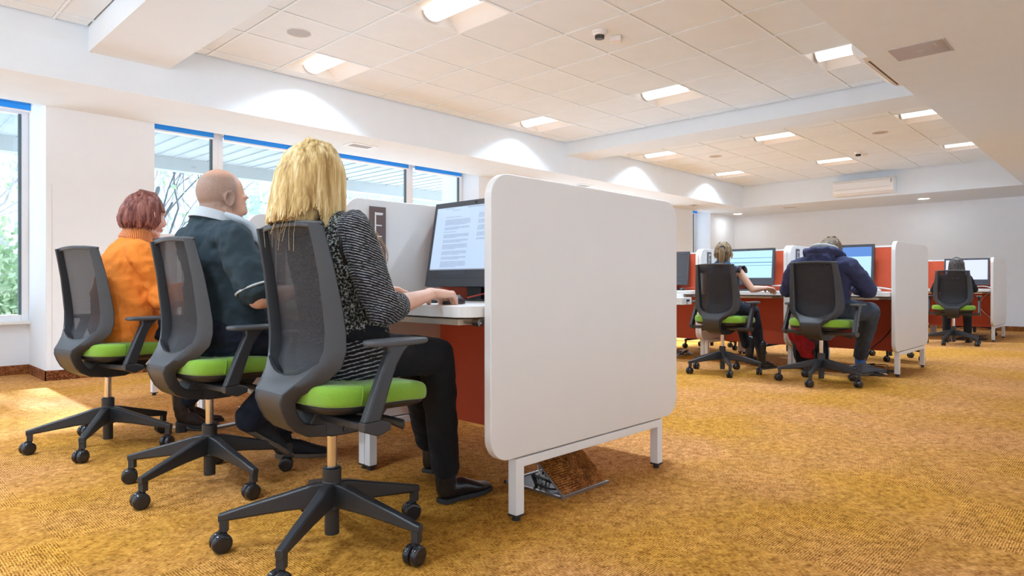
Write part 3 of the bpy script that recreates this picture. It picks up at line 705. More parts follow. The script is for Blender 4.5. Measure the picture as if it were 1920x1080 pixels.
# ============================================================ OFFICE CHAIR  (x forward, y left, origin on the floor under the column)
def make_chair():
    t = thing('office_chair', '', 'chair')
    # star base
    base_rot = 0.0
    b = bpy.data.objects.new('base', None); C.objects.link(b); b.parent = t
    bm = BM()
    cyl(bm, (0, 0), .034, .115, .205, 28, r2=.030); o = finish('hub', bm, M['frame'], b, bevel=.004)
    for k in range(5):
        a = 2 * PI * k / 5; mt = Matrix.Rotation(a, 4, 'Z'); bm = BM()
        sec = [(.018, .122, .200, .019), (.06, .120, .194, .0175), (.14, .115, .170, .016), (.24, .103, .143, .0145), (.322, .093, .119, .0135), (.336, .091, .116, .012)]
        rings = []
        for x, z0, z1, hw in sec:
            rings.append([bm.verts.new(mt @ V(q)) for q in ((x, -hw, z0 + .006), (x, -hw * .55, z0), (x, hw * .55, z0), (x, hw, z0 + .006), (x, hw, z1 - .004), (x, hw * .7, z1), (x, -hw * .7, z1), (x, -hw, z1 - .004))])
        for r0, r1 in zip(rings, rings[1:]):
            for q in range(8): bm.faces.new((r0[q], r0[(q + 1) % 8], r1[(q + 1) % 8], r1[q]))
        bm.faces.new(rings[0]); bm.faces.new(rings[-1])
        box(bm, .308, .332, -.012, .012, .062, .10, mtx=mt)
        finish('leg', bm, M['frame'], b, smooth=False, bevel=.002)
        # twin-wheel caster
        sw = R([4, -6, 10, 14, -20][k]) - a - 1.248
        mc = mt @ Matrix.Translation((.320, 0, 0)) @ Matrix.Rotation(sw, 4, 'Z'); bm = BM()
        for s in (-1, 1):
            n = 26; prof = [(.006, .001), (.026, .003), (.030, .007), (.030, .019), (.027, .0235), (.020, .0245), (.001, .0245)]
            rings = [[bm.verts.new(mc @ V((-.010 + q[0] * math.cos(2 * PI * i / n), s * q[1], .030 + q[0] * math.sin(2 * PI * i / n)))) for i in range(n)] for q in prof]
            for r0, r1 in zip(rings, rings[1:]):
                for i in range(n): bm.faces.new((r0[i], r0[(i + 1) % n], r1[(i + 1) % n], r1[i]))
            bm.faces.new(rings[0]); bm.faces.new(rings[-1])
        box(bm, -.016, .006, -.008, .008, .030, .066, mtx=mc)
        finish('caster', bm, M['caster'], b)
    # column
    bm = BM(); cyl(bm, (0, 0), .0155, .235, .37, 24); o = finish('gas_column', bm, M['chrome'], t)
    bm = BM(); cyl(bm, (0, 0), .029, .185, .243, 28); cyl(bm, (0, 0), .024, .243, .247, 28); cyl(bm, (0, 0), .0225, .035, .20, 24); finish('sleeve', bm, M['black'], o, bevel=.002)
    # mechanism under the seat
    bm = BM(); prism(bm, [(-.10, .375), (-.03, .352), (.06, .352), (.15, .385), (.19, .43), (.10, .445), (-.08, .445), (-.11, .40)], 'y', -.055, .055)
    o = finish('mechanism', bm, M['frame'], t, smooth=False, bevel=.006)
    bm = BM(); cyl(bm, (.045, .405), .017, -.064, .064, 20, axis='y'); cyl(bm, (.015, .37), .010, -.060, .060, 16, axis='y'); finish('bolt_cap', bm, M['black'], o, bevel=.002)
    bm = BM(); tube(bm, [(.10, -.05, .40), (.12, -.12, .395), (.135, -.19, .385)], [(.010, .006), (.012, .006), (.016, .005)], 10); finish('lever', bm, M['frame'], o)
    bm = BM(); tube(bm, [(-.02, .05, .40), (-.02, .12, .40), (-.02, .20, .395)], [(.008, .005), (.010, .006), (.016, .006)], 10); finish('lever', bm, M['frame'], o)
    # seat: cushion over a dark shell
    def outline(k, z, sag=0.0):
        pts = [(.245, .0), (.243, .12), (.228, .195), (.19, .228), (.08, .243), (-.03, .247), (-.060, .244), (-.105, .225), (-.138, .190), (-.152, .12), (-.156, 0)]
        full = pts + [(x, -y) for x, y in reversed(pts[1:-1])]
        return [V((x * k + (.0 if k < 1 else 0), y * k, z - (sag * max(0, (x - .08) / .165) ** 2))) for x, y in full]
    def stack(rings, m, name, par, lvl=2):
        bm = BM(); vs = [[bm.verts.new(p) for p in r] for r in rings]; n = len(vs[0])
        for a, b_ in zip(vs, vs[1:]):
            for i in range(n): bm.faces.new((a[i], a[(i + 1) % n], b_[(i + 1) % n], b_[i]))
        bm.faces.new(vs[0]); bm.faces.new(vs[-1])
        return finish(name, bm, m, par, mods=[('SUBSURF', dict(levels=lvl, render_levels=lvl))])
    seat = stack([outline(.90, .468, .02), outline(.985, .470, .02), outline(1.0, .480, .02), outline(1.005, .503, .022), outline(.985, .522, .026), outline(.93, .531, .026), outline(.75, .534, .02), outline(.4, .530, .0)], M['seat'], 'seat', t)
    bm = BM()
    for s in (-1, 1):
        tube(bm, [(-.055, s * .2485, .478), (-.050, s * .2495, .50), (-.045, s * .243, .524), (-.043, s * .215, .5335)], .0016, 6)
    tube(bm, [(-.043, s * .0 + y, .5345 + .0) for y in (-.215, -.1, 0, .1, .215)], .0012, 6); finish('seam', bm, M['seat'], seat)
    stack([outline(.42, .432, .0), outline(.70, .436, .005), outline(.93, .452, .018), outline(.972, .470, .02), outline(.93, .474, .02)], M['black'], 'seat_shell', t)
    # back frame: triangular side fins that drop into a spine under the seat
    T = [(.992, -.172, .158, -.142, .192), (.93, -.158, .163, -.128, .200), (.85, -.143, .167, -.112, .212), (.75, -.131, .170, -.096, .222), (.68, -.124, .171, -.087, .227),
         (.63, -.126, .168, -.086, .227), (.595, -.135, .155, -.092, .214), (.560, -.158, .125, -.112, .172), (.530, -.186, .098, -.138, .130), (.505, -.210, .080, -.160, .098),
         (.480, -.214, .074, -.166, .086), (.450, -.204, .071, -.160, .080), (.418, -.188, .068, -.146, .076), (.390, -.162, .063, -.128, .070), (.366, -.115, .056, -.098, .062), (.356, -.05, .050, -.05, .055)]
    ft = [0, 0, 0, 0, 0, 0, -.012, -.018, -.016, -.010, -.004, .004, .010, .020, .034, .040]
    fr = bpy.data.objects.new('backrest', None)
    bm = BM(); NS = len(T)
    for s in (-1, 1):
        rings = []
        for i, (z, xr, yr, xf, yf) in enumerate(T):
            zf = z + ft[i]; xi = xf + .004; yi = yr - .008 if i < 6 else yr - .020
            rings.append([bm.verts.new(q) for q in ((xr, s * yr, z), (xr + .003, s * (yr + .006), z), ((xr + xf) / 2 - .003, s * ((yr + yf) / 2 + .005), (z + zf) / 2), (xf - .004, s * yf, zf), (xf, s * (yf - .003), zf), (xi, s * yi, zf), (xr + .004, s * (yr - .005), z))])
        for a, b_ in zip(rings, rings[1:]):
            for k in range(7): bm.faces.new((a[k], a[(k + 1) % 7], b_[(k + 1) % 7], b_[k]))
        bm.faces.new(rings[0]); bm.faces.new(rings[-1])
    # centre plate below the mesh, rear and front skins
    US = [-1, -.75, -.5, -.25, 0, .25, .5, .75, 1]
    def row(i, front):
        z, xr, yr, xf, yf = T[i]; out = []
        for u in US:
            zz = z; x = xr + .003; y = yr * u * .985
            if i == 6: zz = .549 + .046 * abs(u) ** 2.4; x = -.135 - .025 * (1 - abs(u) ** 2)
            if i == 7: zz = .560 - .022 * (1 - u * u) ; x = -.158 - .012 * (1 - u * u)
            if front: x = xf + .0 if i > 7 else x + .012; y *= 1.0; zz = zz + (ft[i] if i > 7 else 0)
            out.append(bm.verts.new((x, y, zz)))
        return out
    ra = [row(i, False) for i in range(6, NS)]; rb = [row(i, True) for i in range(6, NS)]
    for g in (ra, rb):
        for a, b_ in zip(g, g[1:]):
            for k in range(8): bm.faces.new((a[k], a[k + 1], b_[k + 1], b_[k]))
    for k in range(8): bm.faces.new((ra[0][k], ra[0][k + 1], rb[0][k + 1], rb[0][k])); bm.faces.new((ra[-1][k], ra[-1][k + 1], rb[-1][k + 1], rb[-1][k]))
    # top bar
    tp = []
    for u in range(13):
        y = -.192 + .384 * u / 12; c_ = 1 - (y / .192) ** 2; tp.append((-.146 - .018 * c_, y, .989 + .010 * c_))
    tube(bm, tp, [(.006, .0055)] * 13, 8, ref=(0, 0, 1))
    tube(bm, [(x - .004, y * .86, z - .004) for x, y, z in tp], [(.009, .004)] * 13, 8, ref=(0, 0, 1))
    back = finish('back_frame', bm, M['frame'], t, mods=[('BEVEL', dict(width=.0022, segments=2, limit_method='ANGLE', angle_limit=R(30)))])
    # mesh panel
    bm = BM(); g = []
    for i in range(15):
        z = .992 - i * (.992 - .548) / 14
        j = 0
        while j < 5 and T[j + 1][0] > z: j += 1
        a, b_ = T[j], T[j + 1]; q = (a[0] - z) / (a[0] - b_[0]); q = min(max(q, 0), 1)
        xf = a[3] + (b_[3] - a[3]) * q; yi = (a[2] + (b_[2] - a[2]) * q) - .004
        if z < .63: xf = -.086 - .050 * ((.63 - z) / .082) ** 1.3
        wv = yi if z > .60 else yi * math.sqrt(max(.03, 1 - ((.60 - z) / .055) ** 2))
        row_ = []
        for k in range(13):
            u = -1 + 2 * k / 12; row_.append(bm.verts.new((xf + .002 - .016 * (1 - u * u), u * wv, z)))
        g.append(row_)
    for a, b_ in zip(g, g[1:]):
        for k in range(12): bm.faces.new((a[k], a[k + 1], b_[k + 1], b_[k]))
    finish('backrest_mesh', bm, M['mesh'], t)
    bpy.data.objects.remove(fr)
    # armrests
    for s in (-1, 1):
        bm = BM()
        path = [((-.035, .30), .028), ((-.028, .44), .028), ((-.028, .46), .027), ((-.005, .53), .024), ((.025, .59), .024), ((.055, .632), .030)]
        rings = []
        for (x, z), hx in [((-.050, .436), .028), ((-.036, .47), .027), ((-.012, .53), .025), ((.012, .585), .024), ((.035, .625), .028), ((.045, .643), .040)]:
            yc = .285 - .006 * (z - .44) / .2
            rings.append([bm.verts.new(q) for q in ((x - hx, s * (yc - .011), z), (x - hx, s * (yc + .011), z), (x - hx + .006, s * (yc + .016), z), (x + hx - .006, s * (yc + .016), z), (x + hx, s * (yc + .011), z), (x + hx, s * (yc - .011), z))])
        for a, b_ in zip(rings, rings[1:]):
            for k in range(6): bm.faces.new((a[k], a[(k + 1) % 6], b_[(k + 1) % 6], b_[k]))
        bm.faces.new(rings[0]); bm.faces.new(rings[-1])
        o = finish('armrest', bm, M['frame'], t, smooth=False, bevel=.004)
        bm = BM()
        ol = [(-.078, .436), (-.020, .436), (.012, .425), (.012, .405), (-.030, .392), (-.078, .410)]
        prism(bm, [(x, z) for x, z in ol], 'y', *sorted((s * .268, s * .300)))
        prism(bm, [(-.070, .43), (.0, .43), (.004, .408), (-.04, .400), (-.070, .41)], 'y', *sorted((s * .05, s * .27)))
        finish('bracket', bm, M['frame'], o, smooth=False, bevel=.004)
        bm = BM()
        ol = [(-.085, -.020), (-.060, -.038), (.02, -.044), (.095, -.040), (.128, -.025), (.135, .0), (.128, .025), (.095, .040), (.02, .044), (-.060, .038), (-.085, .020)]
        n = len(ol); prof = [(.86, 0), (.97, .004), (1.0, .011), (.98, .018), (.88, .021)]
        rings = [[bm.verts.new((.028 + x * k, s * .268 + y * k, .640 + z)) for x, y in ol] for k, z in prof]
        for a, b_ in zip(rings, rings[1:]):
            for k in range(n): bm.faces.new((a[k], a[(k + 1) % n], b_[(k + 1) % n], b_[k]))
        bm.faces.new(rings[0]); bm.faces.new(rings[-1])
        finish('arm_pad', bm, M['pad'], o, mods=[('SUBSURF', dict(levels=1, render_levels=2))])
    return t
chair0 = make_chair(); placed = []
def put_chair(x, y, rz, base, label, group):
    o = chair0 if not placed else copy_tree(chair0)
    placed.append(o); o.location = (x, y, 0); o.rotation_euler = (0, 0, rz); o['label'] = label; o['group'] = group; o['category'] = 'chair'
    for ch in o.children:
        if ch.name.startswith('base'): ch.rotation_euler = (0, 0, base - rz)
    return o
G1, G2, G3 = 'chairs along the nearest row', 'chairs of the people in the middle distance', 'empty chairs on the far sides of the cubicle rows'
CW, CM, CO, CG, CH, CFg = (1.094, 1.84), (1.082, 2.77), (.975, 3.78), (5.70, 2.80), (5.70, 1.93), (10.55, 1.86)
put_chair(*CW, 0, 1.248, 'nearest black and green office chair, with the blonde person on it', G1)
put_chair(*CM, R(3), 1.067, 'office chair under the bald person, second in the nearest row', G1)
put_chair(*CO, R(13), 1.63, 'office chair behind the person in orange, nearest the windows', G1)
put_chair(*CG, R(-3), 1.284, 'office chair under the ponytailed person, beside the navy hoodie', G2)
put_chair(*CH, R(-6), .704, 'office chair under the person in the navy hoodie', G2)
put_chair(*CFg, R(4), 1.693, 'farthest office chair, under the long-haired person in black', G2)
put_chair(5.72, 3.86, R(20), .4, 'empty office chair peeking out beside the big white end panel', G3)
put_chair(8.02, 2.0, PI, .8, 'empty chair whose casters show under the cubicle of the navy hoodie', G3)
put_chair(7.72, 2.98, PI, .1, 'empty chair whose casters show past the boots of the ponytailed person', G3)
put_chair(7.75, 3.95, PI, .9, 'empty chair whose casters show left of the ponytailed person', G3)
put_chair(12.85, 1.98, PI, .5, 'empty chair behind the farthest cubicle, casters showing beneath', G3)

# ============================================================ SCREENS AND DESK THINGS
def scr_mat(name, base, strength, kind):
    x = N(name); x.p(rough=0.25); co = x.coord('Object')
    s = x.n('ShaderNodeSeparateXYZ'); x.l(co, s.inputs[0])
    def step(v, a, b):
        m = x.n('ShaderNodeMapRange'); x.l(v, m.inputs[0]); m.inputs[1].default_value = a; m.inputs[2].default_value = b; m.clamp = True; return m.outputs[0]
    def mul(a, b):
        m = x.n('ShaderNodeMath', operation='MULTIPLY')
        for i, v in enumerate((a, b)):
            if hasattr(v, 'links'): x.l(v, m.inputs[i])
            else: m.inputs[i].default_value = v
        return m.outputs[0]
    col = base
    if kind == 'lines':
        for z0, z1 in ((.235, .243), (.205, .209), (.062, .068), (.285, .29)):
            b = mul(step(s.outputs['Z'], z0 - .001, z0), step(s.outputs['Z'], z1 + .001, z1)); col = x.mix(b, col, (0.06, 0.24, 0.42, 1))
    if kind == 'web':
        b = step(s.outputs['Z'], .272, .274); col = x.mix(b, col, (0.05, 0.19, 0.55, 1))
        n = x.n('ShaderNodeTexBrick'); n.inputs['Scale'].default_value = 30; n.inputs['Color1'].default_value = (.35, .55, .75, 1); n.inputs['Color2'].default_value = (.62, .80, .95, 1); n.inputs['Mortar'].default_value = (.70, .86, 1, 1); n.inputs['Mortar Size'].default_value = .05
        mm = x.coord('Object', (1, 1, 1), (0, R(90), 0)); x.l(mm, n.inputs['Vector'])
        z = mul(step(s.outputs['Z'], .20, .198), step(s.outputs['Z'], .06, .062)); yb = mul(step(s.outputs['Y'], -.16, -.158), step(s.outputs['Y'], .12, .118))
        k = mul(mul(z, yb), 0.5); col = x.mix(k, col, n.outputs[0])
    if hasattr(col, 'links'): x.l(col, x.b.inputs['Emission Color'])
    else: x.b.inputs['Emission Color'].default_value = col
    x.b.inputs['Emission Strength'].default_value = strength; x.b.inputs['Base Color'].default_value = (.05, .05, .06, 1)
    return x.m
M['scr_doc'] = scr_mat('screen_document', (.44, .57, .78, 1), .95, 'plain')
M['scr_lines'] = scr_mat('screen_form', (.43, .72, .92, 1), .95, 'lines')
M['scr_web'] = scr_mat('screen_page', (.42, .68, .92, 1), .95, 'web')
M['scr_lav'] = scr_mat('screen_lavender', (.58, .63, .93, 1), 1.0, 'plain')
M['scr_off'] = plain('screen_dark', (.055, .055, .06, 1), .25)
M['ink'] = plain('screen_ink', (.10, .12, .16, 1), .6)
def mk_monitor(loc, rz, tilt, screen, label, doc=False, z=0.746):
    t = thing('computer_monitor', label, 'monitor', (loc[0], loc[1], z), rz, 'all-in-one computers on the desks')
    up = Matrix.Translation((.0, 0, .062)) @ Matrix.Rotation(tilt, 4, 'Y')
    W, H = .28, .39
    def part(name, m, f, par=t, **k):
        bm = BM(); f(bm); o = finish(name, bm, m, par, smooth=False, **k); 
        if par is t and name != 'stand': o.matrix_local = up
        return o
    def case(bm):
        prism(bm, [(0, 0), (.022, 0), (.045, .06), (.045, .30), (.022, H), (0, H)], 'y', -W, W)
    c = part('casing', M['monitor'], case, bevel=.003)
    part('chin_seam', M['black'], lambda bm: box(bm, -.0006, .001, -W + .002, W - .002, .0375, .039), c)
    def webcam(bm): cyl(bm, (0, H - .014), .0065, -.0012, .002, 16, axis='x')
    part('webcam', M['caster'], webcam, c)
    scr = part('screen', screen, lambda bm: box(bm, -.0012, .002, -W + .022, W - .022, .075, H - .026), c)
    scr.location = (0, 0, 0)
    if doc:
        bm = BM(); rnd = random.Random(5)
        yL = W - .022
        def line(y0, y1, z, h=.0011): box(bm, -.0017, -.0013, -y1, -y0, z, z + h)
        def para(ya, yb, z, n):
            for k in range(n):
                e = yb - (rnd.uniform(.02, .09) if k == n - 1 else rnd.uniform(0, .004))
                y = ya
                while y < e:
                    wd = rnd.uniform(.006, .017); line(y, min(y + wd, e), z - k * .0046); y += wd + .0022
            return z - n * .0046 - .0075
        zt = H - .035
        line(-.20, -.14, zt + .002); line(-.05, .12, zt + .002, .0016); line(-.15, -.10, zt - .006)
        z = zt - .038
        for n in (1, 6, 3, 1, 4, 3, 5, 4, 3, 6, 6): z = para(-.190, -.020, z, n)
        z = zt - .030
        for n in (5, 4, 5, 4, 2): z = para(.030, .225, z, n)
        finish('document_text', bm, M['ink'], scr, smooth=False)
        bm = BM(); box(bm, -.0017, -.0013, -W + .024, W - .024, .0755, .0785); finish('task_bar', bm, plain('task_bar', (.30, .26, .27, 1), .5), scr, smooth=False)
    bm = BM(); prism(bm, rrect(-.01, .17, -.11, .11, .015), 'z', 0, .008); box(bm, .05, .075, -.045, .045, .006, .20); finish('stand', bm, M['black'], t, smooth=False, bevel=.002)
    return t
mk_monitor((1.90, 2.11), 0, R(10), M['scr_doc'], 'large charcoal computer with a text document, in front of the blonde person', True)
mk_monitor((1.90, 3.04), 0, R(8), M['scr_off'], 'charcoal computer in front of the bald person, mostly hidden')
mk_monitor((1.90, 3.97), 0, R(8), M['scr_off'], 'charcoal computer in front of the person in orange, hardly in view')
mk_monitor((6.775, 2.11), 0, R(6), M['scr_web'], 'computer with a pale blue page, beside the navy hoodie')
mk_monitor((6.775, 3.05), 0, R(6), M['scr_lines'], 'computer with pale blue form and dark lines, beside the ponytailed head')
mk_monitor((6.74, 4.03), R(8), R(10), M['scr_off'], 'switched-off computer beside the edge of the big end panel')
mk_monitor((11.66, 1.90), 0, R(4), M['scr_lav'], 'farthest computer, with a plain lavender screen')
def cable(name, pts, r, m, label, grp=None, sub=7):
    bm = BM(); tube(bm, smooth_path(pts, sub), r, 6); o = finish(name, bm, M[m], None)
    tag(o, label, 'cable', grp); return o
def mouse(x, y, rz, label, m='black'):
    t = thing('computer_mouse', label, 'mouse', (x, y, .746), rz, 'computer mice on the desks')
    bm = BM(); ell(bm, (0, 0, .004), (.055, .031, .030), 18, 10)
    for v in bm.verts: v.co.z = max(v.co.z, 0)
    finish('body', bm, M[m], t)
    bm = BM(); box(bm, .02, .034, -.003, .003, .02, .0335); finish('wheel', bm, M['greyplastic'], t, smooth=False)
def keyboard(x, y, label, m='black'):
    t = thing('keyboard', label, 'keyboard', (x, y, .746), 0, 'keyboards on the desks')
    bm = BM(); box(bm, -.07, .07, -.21, .21, 0, .014); finish('body', bm, M[m], t, smooth=False, bevel=.004)
    bm = BM()
    for i in range(5):
        for j in range(15): box(bm, -.058 + i * .024, -.038 + i * .024, -.20 + j * .0268, -.178 + j * .0268, .014, .018)
    finish('keys', bm, M['frame'], t, smooth=False)
mouse(1.565, 1.80, R(10), 'black mouse under the hand of the blonde person'); keyboard(1.66, 2.16, 'black keyboard behind the hands of the blonde person')
keyboard(1.66, 3.08, 'black keyboard of the bald person'); keyboard(1.66, 4.0, 'black keyboard of the person in orange')
keyboard(6.50, 3.06, 'black keyboard in front of the ponytailed person'); keyboard(6.48, 3.90, 'black keyboard before the switched-off screen')
keyboard(6.45, 2.20, 'black keyboard under the arms of the navy hoodie'); keyboard(11.35, 2.0, 'black keyboard before the lavender screen')
mouse(6.16, 2.53, R(0), 'black mouse under the hand of the ponytailed person'); mouse(6.50, 1.73, R(60), 'grey mouse lying beside the elbow of the navy hoodie', 'greyplastic')
mouse(6.50, 3.66, R(20), 'black mouse lying on the desk with the switched-off screen')
z = .752
cable('red_cable', [(1.86, 2.05, z + .01), (1.92, 2.0, .78), (1.95, 1.92, .80), (1.97, 1.86, .765), (1.93, 1.80, z), (1.99, 1.73, .80), (2.02, 1.70, .79)], .003, 'cable_red', 'red cable curled behind the nearest computer', 'desk cables')
cable('black_cable', [(1.84, 2.15, z), (1.90, 2.02, z), (1.96, 1.95, .758), (1.99, 1.85, .78), (1.97, 1.78, .795), (2.03, 1.72, .79)], .003, 'cable_black', 'thin black cable behind the nearest computer', 'desk cables')
cable('white_cable', [(6.86, 1.98, .80), (6.82, 1.80, .785), (6.83, 1.70, .77), (6.90, 1.62, .753), (6.94, 1.60, .752)], .007, 'cable_white', 'white cable arching onto the desk beside the navy hoodie', 'desk cables')
cable('white_cable', [(6.83, 2.80, .80), (6.80, 2.66, .80), (6.82, 2.58, .775), (6.88, 2.53, .753)], .007, 'cable_white', 'white cable arching beside the hand of the ponytailed person', 'desk cables')
cable('white_cable', [(11.72, 1.80, .78), (11.68, 1.68, .785), (11.70, 1.60, .76), (11.74, 1.57, .753)], .007, 'cable_white', 'white cable on the farthest desk', 'desk cables')
cable('black_cable', [(6.70, 3.95, .76), (6.60, 3.85, .753), (6.72, 3.72, .77), (6.80, 3.62, .775), (6.70, 3.55, .753)], .004, 'cable_red', 'dark red cable coiled by the switched-off computer', 'desk cables')
cable('white_cable', [(11.78, 1.66, .74), (11.78, 1.66, .68), (11.77, 1.72, .60), (11.77, 1.76, .50), (11.77, 1.70, .40), (11.77, 1.60, .30), (11.77, 1.565, .20)], .006, 'cable_white', 'pale cable hanging down the red divider of the farthest cubicle', 'hanging cables')
cable('black_cable', [(6.91, 1.64, .70), (6.905, 1.70, .55), (6.905, 1.70, .42), (6.905, 1.78, .30), (6.905, 1.88, .20), (6.90, 1.92, .10), (6.80, 1.95, .02)], .005, 'cable_black', 'black cable hanging down the red divider beside the navy hoodie', 'hanging cables')
def tangle(cx, cy, rx, ry, n, label, mats, seed):
    t = thing('cable_tangle', label, 'cables', (cx, cy, 0), 0, 'cable tangles on the floor'); rnd = random.Random(seed)
    for i in range(n):
        pts = [(rnd.uniform(-rx, rx), rnd.uniform(-ry, ry), rnd.choice([.012, .012, .03, .06])) for k in range(7)]
        bm = BM(); tube(bm, smooth_path(pts, 7), rnd.choice([.004, .005, .006]), 6); finish('cable', bm, M[mats[i % len(mats)]], t)
    bm = BM(); box(bm, -.16, .16, -.03, .03, .001, .045, mtx=Matrix.Rotation(R(25), 4, 'Z')); finish('power_strip', bm, M['black'], t, smooth=False, bevel=.005)
tangle(6.62, 1.87, .26, .22, 8, 'tangle of black and white cables on the floor by the hoodie cubicle', ['cable_black', 'cable_black', 'cable_white'], 2)
tangle(1.95, 3.95, .12, .35, 6, 'cables on the floor under the desk of the person in orange', ['cable_black', 'cable_white'], 5)
tangle(11.6, 1.85, .2, .2, 6, 'dark cables on the floor under the farthest cubicle', ['cable_black'], 9)
tangle(6.75, 3.9, .2, .2, 4, 'cables on the floor under the switched-off computer', ['cable_black', 'cable_white'], 12)
cable('white_cable', [(1.30, 4.0, .012), (1.45, 3.8, .012), (1.6, 3.72, .03), (1.75, 3.65, .05), (1.85, 3.55, .012), (1.70, 3.45, .012), (1.62, 3.55, .012), (1.75, 3.7, .012), (1.9, 3.9, .012)], .006, 'cable_white', 'white cable looping on the carpet between the two nearest rear chairs', 'floor cables')
cable('black_cable', [(1.78, 3.05, .30), (1.75, 3.2, .20), (1.66, 3.45, .10), (1.55, 3.62, .04), (1.45, 3.75, .012), (1.35, 3.85, .012)], .005, 'cable_black', 'black cable slanting down to the carpet behind the second chair', 'floor cables')
# floor socket box with carpeted flap
t = thing('floor_box', 'open floor socket box with a raised brown carpeted lid', 'floor box', (2.075, 1.60, 0))
bm = BM(); box(bm, -.145, .145, .0, .29, -.003, .004)
for a in ((-.15, -.14, 0, .30), (.14, .15, 0, .30), (-.15, .15, .29, .30), (-.15, .15, -.012, .004)): box(bm, a[0], a[1], a[2], a[3], -.002, .010)
finish('rim', bm, M['alu'], t, smooth=False)
bm = BM(); box(bm, -.137, .137, .006, .285, .003, .006); finish('well', bm, M['black'], t, smooth=False)
bm = BM(); mt = Matrix.Rotation(R(40), 4, 'X'); box(bm, -.140, .140, .0, .175, .004, .012, mtx=mt); o = finish('lid', bm, M['alu'], t, smooth=False, bevel=.001)
bm = BM(); box(bm, -.136, .136, .005, .171, .0115, .0150, mtx=mt); finish('carpet_insert', bm, M['carpet_lid'], o, smooth=False)
rnd = random.Random(4)
for i in range(7):
    bm = BM(); a = rnd.uniform(-.12, .0); pts = [(a, .20 + rnd.uniform(-.04, .06), .01), (a - .03, .16, rnd.uniform(.04, .09)), (a - .06, .12, rnd.uniform(.03, .07)), (rnd.uniform(-.13, -.05), .06, .02), (rnd.uniform(-.1, .05), .03, .02)]
    tube(bm, smooth_path(pts, 6), .0045, 6); finish('cable', bm, M['cable_white' if i % 2 else 'cable_black'], t)
# white box under the desk of the third middle-distance cubicle
t = thing('storage_box', 'small white box hung under the desk beside the big end panel', 'box', (6.24, 3.60, .60))
bm = BM(); box(bm, -.10, .10, -.14, .30, .0, .075); box(bm, -.04, .04, -.08, .2, .074, .11); finish('body', bm, M['whiteplastic'], t, smooth=False, bevel=.004)
bm = BM(); cyl(bm, (0, .045), .012, -.165, -.14, 14, axis='y'); finish('knob', bm, M['black'], t)
# backpack with the red jacket stuffed on it
t = thing('backpack', 'black backpack on the floor beside the shoes of the navy hoodie', 'backpack', (6.42, 2.27, 0))
bm = BM(); tube(bm, [(0, 0, .13), (0, 0, .22), (.0, 0, .32), (0, 0, .38)], [(.15, .11), (.16, .115), (.14, .10), (.08, .06)], 18, ref=(0, 1, 0), power=.75)
for v in bm.verts: v.co += V((mnoise(v.co * 9), mnoise(v.co * 9 + V((5, 0, 0))), 0)) * .02; v.co.z = max(v.co.z, .0)
finish('bag', bm, M['black_cloth'], t, mods=[('SUBSURF', dict(levels=1, render_levels=2))])
bm = BM(); tube(bm, smooth_path([(-.11, -.08, .05), (-.16, -.09, .2), (-.13, -.06, .34)], 5), [(.018, .005)] * 11, 8); tube(bm, smooth_path([(-.11, .08, .05), (-.16, .07, .2), (-.13, .05, .34)], 5), [(.018, .005)] * 11, 8); finish('strap', bm, M['black'], t)
bm = BM(); prism(bm, rrect(-.09, .09, .06, .20, .03), 'x', -.135, -.115); finish('front_pocket', bm, M['black_cloth'], t, smooth=False, bevel=.006)
bm = BM(); tube(bm, [(0, .0, .30), (-.02, .0, .22), (-.04, -.02, .13), (-.05, -.05, .05)], [(.10, .07), (.13, .085), (.10, .07), (.05, .04)], 20, ref=(0, 1, 0))
bmesh.ops.subdivide_edges(bm, edges=bm.edges, cuts=2, use_grid_fill=True)
for v in bm.verts:
    n = V((mnoise(v.co * 16), mnoise(v.co * 16 + V((7, 1, 0))), mnoise(v.co * 14 + V((0, 9, 2))))); v.co += n * .045
o = finish('jacket', bm, M['redcloth'], None, loc=(6.27, 2.28, .14), mods=[('SUBSURF', dict(levels=1, render_levels=1))]); tag(o, 'crumpled red jacket draped over the black backpack', 'jacket')

# ============================================================ PEOPLE
def clouds(name, size):
    t = bpy.data.textures.new(name, 'CLOUDS'); t.noise_scale = size; t.noise_depth = 2; return t
T_FOLD = clouds('fold', .05); T_BIG = clouds('drape', .11); T_KNIT = clouds('knit', .012)
def blend(vox, it=3, disp=None):
    out = [('REMESH', dict(mode='VOXEL', voxel_size=vox, use_smooth_shade=True)), ('SMOOTH', dict(factor=.6, iterations=it))]
    for tx, st in (disp or []): out.append(('DISPLACE', dict(texture=tx, strength=st, mid_level=.5, texture_coords='LOCAL')))
    return out
def lerp(a, b, t): return V(a).lerp(V(b), t)
def limb(bm, a, b, rs, n=14, ref=None, bow=(0, 0, 0)):
    k = len(rs); a, b, bow = V(a), V(b), V(bow)
    tube(bm, [a.lerp(b, i / (k - 1)) + bow * math.sin(PI * i / (k - 1)) for i in range(k)], rs, n, ref=ref)
def head_mtx(pos, yaw=0, pitch=0, roll=0, s=1.0):
    return Matrix.Translation(V(pos)) @ Matrix.Rotation(yaw, 4, 'Z') @ Matrix.Rotation(pitch, 4, 'Y') @ Matrix.Rotation(roll, 4, 'X') @ Matrix.Scale(s, 4)
